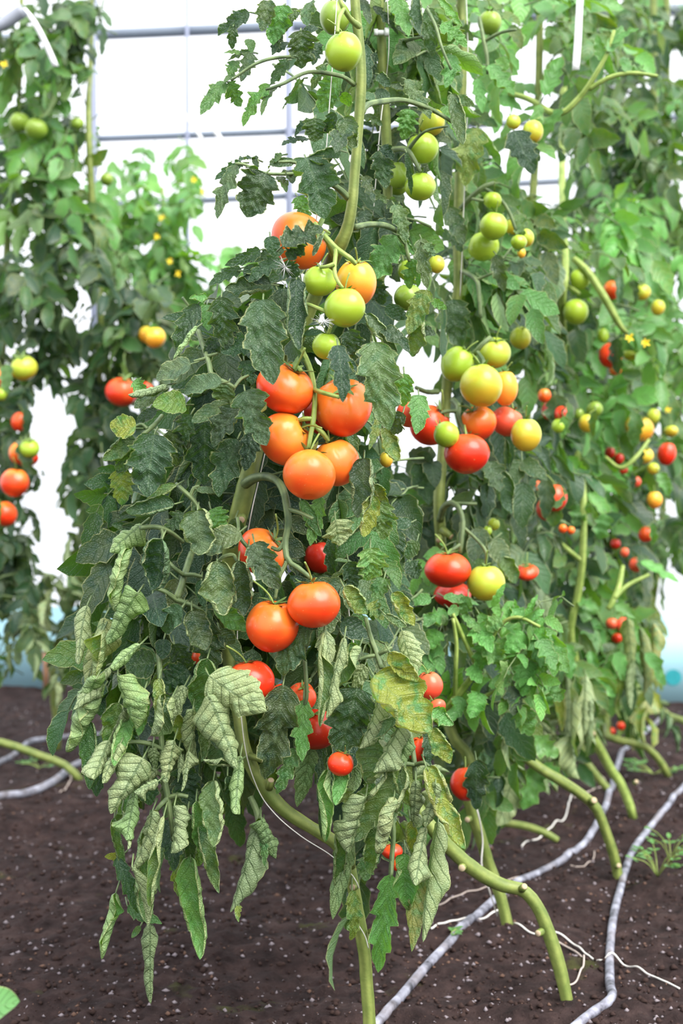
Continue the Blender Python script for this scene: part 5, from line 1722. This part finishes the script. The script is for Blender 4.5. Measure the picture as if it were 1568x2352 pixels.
# ======================= fourth to seventh plant of the row, farther and farther away
D4 = Plant(GZ(1422, 2022), 'fourth tomato plant, bare stem leaning across the drip hose with a pale cut stub')
D4.stem([(1424, 2040, 3.36, 12), (1415, 1990, 3.36, 12), (1404, 1948, 3.35, 12), (1385, 1895, 3.34, 12), (1368, 1855, 3.33, 12), (1335, 1825, 3.32, 12), (1290, 1795, 3.3, 12), (1240, 1765, 3.3, 12), (1190, 1725, 3.3, 12), (1150, 1680, 3.3, 12), (1150, 1500, 3.5, 11), (1190, 1250, 3.66, 11), (1210, 950, 3.72, 10), (1215, 600, 3.72, 9), (1235, 250, 3.72, 9), (1240, -60, 3.72, 8)], STEM, 100, 10)
D4.stub(1358, 1842, 3.31, 8, 6, -4, 0)
D4.stub(1416, 1990, 3.34, 6, 5, -2, 0)
for pts in ([(1170, 215, 3.3, 6), (1215, 228, 3.25, 6.5), (1280, 262, 3.2, 7), (1330, 225, 3.18, 7), (1365, 175, 3.16, 6), (1395, 120, 3.15, 5), (1410, 70, 3.15, 4)], [(1352, 205, 3.17, 6), (1400, 178, 3.15, 5.5), (1450, 168, 3.14, 5), (1510, 175, 3.13, 4)]):
    D4.stem(pts, STEMU, 24, 8, 'side_shoot', 0.02)
D4.hero("""
1178,1788,1140,1898,66,b,p,-6
1230,1760,1200,1860,56,f,n,-8
1215,1695,1282,1735,50,f,l,-8
1215,1690,1190,1760,46,f,l,-8
1240,1760,1290,1800,40,f,n,-6
1150,1790,1130,1880,60,b,p,-4
1395,118,1430,60,24,f,n,-25
1400,100,1468,66,22,f,n,-25
1380,140,1370,80,22,f,n,-25
1440,168,1430,130,24,f,n,-25
1450,166,1480,150,20,f,n,-25
1250,220,1290,130,40,f,n,-20
1290,250,1230,330,30,f,n,-20
1240,240,1210,330,26,f,n,-20
1150,1620,1130,1720,30,r,p
1175,1610,1172,1730,26,r,P
1260,1560,1240,1640,46,f,n
1290,1480,1310,1560,40,f,n
""", 3.4, (16, 9))
D4.fill([(1240, 60, 110, 90, 'gnL'), (1300, 160, 90, 80, 'gn', 'flat', 0.5), (1240, 330, 80, 70, 'gnk', 'flat', 0.35), (1200, 420, 100, 70, 'gnL'), (1260, 520, 110, 100, 'gnL'), (1250, 640, 100, 90, 'gn'), (1220, 780, 100, 110, 'gnk'), (1240, 900, 100, 100, 'gnk'), (1230, 1060, 100, 110, 'gks'), (1200, 1200, 100, 110, 'ksg'), (1230, 1330, 110, 100, 'gks'),
         (1250, 1450, 100, 100, 'gnp'), (1210, 1580, 90, 100, 'gpn', 'cup+flat'), (1190, 1700, 80, 90, 'gpk', 'cup+roll')], 3.5, 0.3, 0.185, 'flat+flat+cup', 'gn', 1.45, (8, 5), 0.4, 0.7, 25)
cover(D4, 3.25, 3.66)
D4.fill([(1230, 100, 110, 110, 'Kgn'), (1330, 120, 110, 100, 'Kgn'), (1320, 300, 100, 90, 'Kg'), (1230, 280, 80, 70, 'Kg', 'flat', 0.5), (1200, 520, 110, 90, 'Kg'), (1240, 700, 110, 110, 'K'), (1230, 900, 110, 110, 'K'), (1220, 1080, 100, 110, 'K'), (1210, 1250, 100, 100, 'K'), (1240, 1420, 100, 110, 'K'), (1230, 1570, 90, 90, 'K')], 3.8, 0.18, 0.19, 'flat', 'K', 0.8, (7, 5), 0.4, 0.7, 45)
D4.finish(LEAFB)

E5 = Plant(GZ(1452, 1868), 'fifth tomato plant with a bright upright stem and a bare leaning foot at right')
E5.stem([(1454, 1880, 3.95, 10), (1446, 1850, 3.95, 10.5), (1425, 1800, 3.95, 11), (1400, 1765, 3.94, 11.5), (1385, 1735, 3.93, 12), (1365, 1700, 3.9, 12), (1340, 1640, 3.9, 11), (1325, 1540, 3.85, 10), (1310, 1450, 3.8, 9), (1328, 1360, 3.78, 9), (1337, 1280, 3.76, 9), (1339, 1180, 3.76, 8.5), (1335, 1100, 3.8, 8), (1300, 900, 4.05, 8), (1290, 700, 3.62, 10), (1298, 610, 3.62, 9), (1290, 400, 4.2, 8), (1300, -60, 4.25, 8)], STEMU, 90, 10)
E5.stub(1364, 1690, 3.88, 6, -2, -6, 0)
E5.stub(1458, 1798, 3.93, 5, 3, -3, 0)
for pts in ([(1318, 595, 3.6, 8), (1350, 625, 3.57, 9), (1380, 670, 3.55, 9.5), (1400, 705, 3.55, 9), (1425, 750, 3.56, 7), (1440, 765, 3.58, 5)], [(1290, 650, 3.62, 6), (1310, 660, 3.6, 5.5), (1330, 675, 3.58, 5)], [(1290, 1250, 3.7, 5), (1310, 1268, 3.68, 6), (1330, 1285, 3.7, 6)], [(1430, 1300, 3.85, 5), (1420, 1350, 3.8, 7), (1405, 1385, 3.78, 7), (1395, 1400, 3.78, 6)], [(1410, 1375, 3.78, 5), (1440, 1345, 3.8, 5), (1490, 1320, 3.82, 4)],
            [(1390, 1050, 3.85, 4), (1425, 1075, 3.82, 5), (1460, 1050, 3.82, 5), (1490, 1010, 3.85, 4)]):
    E5.stem(pts, STEMU, 18, 8, 'side_shoot', 0.02)
E5.hero("""
1320,1380,1375,1400,30,f,l,-10
1350,1375,1340,1430,44,f,l,-10
1412,1385,1458,1420,30,f,l,-10
1480,1500,1528,1575,36,f,l,-10
1410,1500,1440,1570,40,f,l,-10
1355,1495,1372,1560,26,f,n,-10
1370,1565,1405,1620,30,f,n,-10
1378,1560,1412,1600,28,f,L,-10
1470,1290,1560,1340,30,f,L,-8
1390,1180,1375,1240,40,f,n,-10
1340,1150,1320,1210,44,f,n,-12
1300,1050,1350,1090,30,f,L,-10
1310,1035,1290,1010,24,f,L,-10
1515,1085,1535,1140,28,f,n,-8
1300,1540,1300,1700,26,r,p,-36
1320,1560,1325,1740,30,r,P,-36
1345,1550,1340,1690,26,r,P,-36
1310,1690,1330,1790,28,r,P,-36
1335,1620,1348,1720,26,r,y,-36
1285,1580,1290,1680,26,c,Y,-36
1352,1600,1345,1740,22,r,p,-36
1440,1420,1455,1560,24,r,y,-10
1470,1440,1478,1600,26,r,y,-10
1500,1430,1490,1570,24,r,Y,0
1455,1520,1450,1630,24,r,p,-10
1420,1540,1425,1650,26,c,y,-10
""", 3.9, (14, 7))
E5.fill([(1380, 560, 110, 90, 'nL'), (1370, 760, 110, 100, 'nLl'), (1380, 880, 100, 90, 'nLg'), (1300, 960, 90, 90, 'ng', 'flat', 0.7), (1390, 960, 110, 90, 'nL', 'flat', 0.7), (1370, 1100, 110, 90, 'nLg'), (1300, 1180, 90, 90, 'kgn', 'flat', 0.8), (1390, 1220, 110, 90, 'kgK'), (1330, 1330, 110, 80, 'ngk'), (1400, 1400, 110, 80, 'nlL'), (1380, 1510, 110, 80, 'nlp'), (1300, 1450, 80, 80, 'gpn'), (1310, 1600, 70, 90, 'gpP', 'cup+roll'), (1330, 1690, 45, 60, 'pPg', 'roll', 0.8), (1290, 780, 80, 90, 'ng')], 4.0, 0.3, 0.18, 'flat', 'n', 1.45, (8, 5), 0.4, 0.7, 26)
E5.flowers([(1445, 776), (1482, 788), (1260, 586)], 3.7)
cover(E5, 3.66, 4.0, 9999, 900)
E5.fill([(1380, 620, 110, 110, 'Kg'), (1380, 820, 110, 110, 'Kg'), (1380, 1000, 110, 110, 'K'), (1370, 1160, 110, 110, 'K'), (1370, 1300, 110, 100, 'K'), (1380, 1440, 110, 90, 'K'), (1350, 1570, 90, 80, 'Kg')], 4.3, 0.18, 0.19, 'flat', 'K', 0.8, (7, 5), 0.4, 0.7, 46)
E5.finish(LEAFB)

F6 = Plant(GZ(1532, 1776), 'sixth tomato plant in the row, leaning foot crossing the drip hose far right')
F6.stem([(1535, 1785, 4.5, 9), (1522, 1758, 4.5, 9), (1500, 1730, 4.48, 8.5), (1475, 1712, 4.47, 8.5), (1430, 1702, 4.46, 8.5), (1395, 1690, 4.5, 8.5), (1400, 1600, 4.85, 8), (1430, 1400, 4.85, 8), (1470, 1100, 4.85, 8), (1490, 700, 4.85, 8), (1500, 300, 4.85, 8), (1500, -60, 4.85, 8)], STEM, 70, 10)
F6.fill([(1420, 120, 110, 110, 'kKg'), (1490, 260, 110, 120, 'kKgn'), (1400, 330, 90, 90, 'gkn'), (1450, 430, 110, 90, 'gnk'), (1490, 560, 100, 100, 'gnL'), (1480, 700, 100, 100, 'gnL'), (1500, 830, 90, 90, 'gnL'), (1480, 960, 100, 90, 'gn'), (1480, 1090, 100, 90, 'gnk'), (1500, 1200, 80, 80, 'kgK'), (1470, 1290, 90, 90, 'kK'), (1460, 1400, 90, 80, 'kK'), (1470, 1510, 80, 80, 'gYK', 'cup+flat'), (1430, 1600, 80, 70, 'gyK', 'cup+roll')],
        4.6, 0.35, 0.19, 'flat', 'gn', 1.5, (7, 5), 0.4, 0.7, 27)
F6.flowers([(1532, 940), (1408, 1030), (1502, 876)], 4.35)
cover(F6, 4.0, 5.5, 9999, 900)
F6.finish(LEAFB)

G7 = Plant(GZ(1640, 1720), 'farthest tomato plant of the right row, filling the upper right corner before the wall')
G7.stem([(1640, 1725, 5.1, 8), (1580, 1662, 5.15, 8), (1530, 1640, 5.3, 8), (1490, 1580, 5.45, 8), (1490, 1450, 5.5, 8), (1520, 1200, 5.45, 8), (1525, 800, 5.45, 8), (1530, 300, 5.45, 8), (1530, -60, 5.45, 8)], STEM, 60, 8)
G7.fill([(1380, 60, 120, 100, 'Kkg'), (1510, 80, 110, 110, 'gkn'), (1380, 250, 110, 110, 'Kkg'), (1540, 280, 100, 120, 'gn'), (1400, 480, 110, 110, 'Kg'), (1540, 480, 90, 120, 'gn'), (1400, 700, 110, 110, 'Kg'), (1550, 680, 80, 110, 'gn'), (1550, 880, 70, 100, 'gnk'), (1410, 900, 110, 100, 'Kg'), (1530, 1150, 60, 110, 'kg'), (1520, 1280, 50, 90, 'gky'), (1505, 1390, 50, 70, 'gy'), (1500, 1500, 60, 70, 'gYy', 'cup+flat'), (1480, 1590, 50, 50, 'gy', 'cup')],
        5.2, 0.35, 0.20, 'flat', 'g', 1.4, (7, 5), 0.4, 0.6, 28)
G7.finish(LEAFB)

# stems lying on the soil under the row
H8 = Plant(GZ(1278, 1928), 'short bare green stem lying on the soil among the leaning stems')
H8.stem([(1280, 1930, 3.72, 8), (1255, 1915, 3.72, 8.5), (1222, 1902, 3.73, 9), (1180, 1893, 3.74, 9), (1140, 1890, 3.78, 8)], STEM, 20, 10)
H9 = Plant(GZ(1396, 1812), 'short bare green stem behind the looped twine at right')
H9.stem([(1398, 1815, 4.3, 9), (1378, 1792, 4.3, 9), (1355, 1762, 4.3, 9), (1340, 1735, 4.32, 8), (1330, 1690, 4.4, 8)], STEM, 20, 10)

# ======================= the left row
L1 = Plant(GZ(185, 1796), 'left tomato plant at the photo edge with a brown-green stem lying across the soil')
L1.stem([(190, 1800, 4.42, 9), (165, 1770, 4.42, 9), (135, 1750, 4.42, 9), (90, 1735, 4.42, 9), (40, 1716, 4.42, 9), (0, 1704, 4.42, 9), (-60, 1670, 4.42, 9), (-50, 1400, 4.45, 8), (0, 900, 4.7, 8), (20, 500, 4.75, 8), (45, 200, 4.75, 5), (50, -60, 4.75, 5)], STEM, 70, 10)
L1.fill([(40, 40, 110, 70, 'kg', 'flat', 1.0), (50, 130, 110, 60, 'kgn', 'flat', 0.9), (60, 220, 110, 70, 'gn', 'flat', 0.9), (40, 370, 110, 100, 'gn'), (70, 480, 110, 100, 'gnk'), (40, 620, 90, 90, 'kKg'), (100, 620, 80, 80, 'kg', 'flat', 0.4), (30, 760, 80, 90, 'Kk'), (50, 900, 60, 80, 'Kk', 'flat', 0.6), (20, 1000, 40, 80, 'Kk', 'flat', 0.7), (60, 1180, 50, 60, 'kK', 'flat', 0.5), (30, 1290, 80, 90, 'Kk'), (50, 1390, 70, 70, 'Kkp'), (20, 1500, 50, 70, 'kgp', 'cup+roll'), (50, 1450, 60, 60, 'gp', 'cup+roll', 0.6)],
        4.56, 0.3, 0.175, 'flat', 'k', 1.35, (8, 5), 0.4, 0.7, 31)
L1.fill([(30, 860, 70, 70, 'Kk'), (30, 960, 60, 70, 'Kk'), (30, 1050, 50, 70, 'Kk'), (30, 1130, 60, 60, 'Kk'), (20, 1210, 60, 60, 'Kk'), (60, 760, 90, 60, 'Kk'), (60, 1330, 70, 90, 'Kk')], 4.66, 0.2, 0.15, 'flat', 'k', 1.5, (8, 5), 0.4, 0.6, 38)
cover(L1, 4.0, 5.5, 120)

L1.flowers([(10, 148)], 4.35)
L1.finish(LEAFB)

L2 = Plant(GZ(130, 1718), 'left tomato plant with dark dense foliage hiding a deep red tomato')
L2.stem([(132, 1722, 4.75, 9), (130, 1660, 4.75, 8), (122, 1580, 4.75, 8), (130, 1480, 4.75, 7), (190, 1300, 4.7, 8), (220, 1000, 4.7, 8), (230, 700, 4.7, 8), (210, 440, 4.6, 8), (203, 250, 4.62, 7), (208, 150, 4.85, 6), (212, -60, 4.9, 5)], STEM, 70, 10)
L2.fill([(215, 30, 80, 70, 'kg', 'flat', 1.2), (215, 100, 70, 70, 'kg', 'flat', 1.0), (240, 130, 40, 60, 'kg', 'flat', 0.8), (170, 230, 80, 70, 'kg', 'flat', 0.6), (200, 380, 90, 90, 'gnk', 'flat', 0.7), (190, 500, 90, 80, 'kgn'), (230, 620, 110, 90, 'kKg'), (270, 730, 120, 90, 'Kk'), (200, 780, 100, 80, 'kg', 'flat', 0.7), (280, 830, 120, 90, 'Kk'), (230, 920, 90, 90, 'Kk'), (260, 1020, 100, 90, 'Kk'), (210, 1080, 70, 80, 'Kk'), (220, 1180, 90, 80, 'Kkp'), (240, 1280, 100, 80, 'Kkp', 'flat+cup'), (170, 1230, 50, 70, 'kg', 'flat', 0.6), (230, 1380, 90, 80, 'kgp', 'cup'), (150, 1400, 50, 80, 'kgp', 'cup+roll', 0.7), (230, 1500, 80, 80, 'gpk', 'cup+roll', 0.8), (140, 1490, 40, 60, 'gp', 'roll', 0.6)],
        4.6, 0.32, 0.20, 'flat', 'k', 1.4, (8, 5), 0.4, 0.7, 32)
cover(L2, 4.0, 5.5, 420, 120)
L2.finish(LEAFB)

M3 = Plant(GZ(420, 1665), 'bright sunlit tomato plant with yellow flowers behind the front plant on the left')
M3.stem([(420, 1670, 5.35, 7), (420, 1500, 5.35, 7), (420, 1200, 5.35, 7), (410, 900, 5.35, 7), (400, 700, 5.3, 7), (380, 520, 5.5, 5), (372, 430, 5.5, 4)], STEMU, 50, 8)
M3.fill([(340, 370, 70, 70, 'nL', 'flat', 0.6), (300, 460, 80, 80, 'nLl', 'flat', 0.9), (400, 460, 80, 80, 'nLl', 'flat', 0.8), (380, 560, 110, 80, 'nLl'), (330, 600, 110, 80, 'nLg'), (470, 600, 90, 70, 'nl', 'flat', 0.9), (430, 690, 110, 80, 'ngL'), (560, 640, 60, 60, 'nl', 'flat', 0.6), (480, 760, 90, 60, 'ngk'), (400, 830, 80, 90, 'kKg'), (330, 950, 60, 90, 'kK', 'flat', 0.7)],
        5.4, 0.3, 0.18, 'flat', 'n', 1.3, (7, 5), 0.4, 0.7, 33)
M3.flowers([(445, 413), (466, 440), (371, 500), (360, 544), (390, 600), (409, 629)], 5.15)
M3.finish(LEAFB)

# ---------------------------------------------------------------- weeds and seedlings
def sprout(name, base, n, h, leaf, label, cat, seed, spread=0.05, mat=None, W=0.5, tone='n'):
    r = np.random.default_rng(seed)
    root = tag(empty(name, base), label, cat)
    m = MB()
    lv = MB()
    for k in range(n):
        a = r.random() * 6.283
        tipv = np.array([math.cos(a) * spread, math.sin(a) * spread, h * r.uniform(0.5, 1.0)]) * r.uniform(0.5, 1.0)
        b = np.asarray(base)
        tube(m, [b, b + tipv * [0.4, 0.4, 0.7], b + tipv], [0.0012, 0.001, 0.0008], n=6, sides=5)
        for s in (-1, 1, 0):
            L = leaf * r.uniform(0.7, 1.2)
            vt, q, uv, e = leaflet(L, L * W, 9, 7, 0.4, 1.4, 0.5, 0, 0.08, 3, 0.03, 0.02, 0, r)
            dv = unit([math.cos(a + s * 1.3), math.sin(a + s * 1.3) - 0.3, 0.25])
            p = b + tipv * (1 if s == 0 else 0.8)
            lv.add(place(vt, e, p, p + dv * L, np.array([0.1, -0.5, 1.0])), q, None, uv, jit(tone, r))
    m.build('stem', STEMU, root)
    lv.build('leaves', [LEAFB], root)


sprout('seedling', GZ(1032, 2152), 4, 0.03, 0.018, 'small seedling sprouting beside the near part of the drip hose', 'seedling', 3, 0.02)
sprout('weed', GZ(1510, 2020), 11, 0.10, 0.022, 'low green weed on the soil right of the kinked hose', 'weed', 4, 0.09)
sprout('weed', GZ(1540, 1985), 8, 0.12, 0.022, 'small leafy weed at the right edge behind the kinked hose', 'weed', 5, 0.07)
sprout('weed', GZ(1500, 1778), 9, 0.03, 0.026, 'flat bright weed near the sixth stem foot at right', 'weed', 6, 0.10)
sprout('weed', GZ(1450, 1655), 12, 0.16, 0.034, 'bushy weed at the far end of the drip hose', 'weed', 7, 0.12)
sprout('weed', GZ(1395, 1640), 10, 0.20, 0.036, 'upright weed with small leaves under the far right plants', 'weed', 8, 0.10)
sprout('weed', GZ(90, 1770), 6, 0.03, 0.020, 'tiny weed tuft beside the left hose', 'weed', 9, 0.08)
# broad leaf poking into the lower left corner, close to the camera
root = tag(empty('broadleaf_seedling', GZ(-60, 2700)), 'blurred round green leaf poking in at the lower left corner', 'seedling')
r = np.random.default_rng(77)
m = MB()
b0 = np.array(root.location)
c = P(-30, 2330, 1.62)
tube(m, [b0, (b0 + c) / 2 + [0.0, 0.05, 0], c], [0.003, 0.0025, 0.002], n=12, sides=7)
m.build('stem', STEMU, root)
m = MB()
vt, q, uv, e = leaflet(0.060, 0.056, 16, 9, 0.4, 1.5, 0.35, 0, 0.04, 3, 0.02, 0.02, 0, r)
m.add(place(vt, e, P(-60, 2335, 1.62), P(45, 2300, 1.60), np.array([0.0, -0.6, 0.8])), q, None, uv, (0.0, 0.75, 0.35))
m.build('leaf', [LEAFB], root)
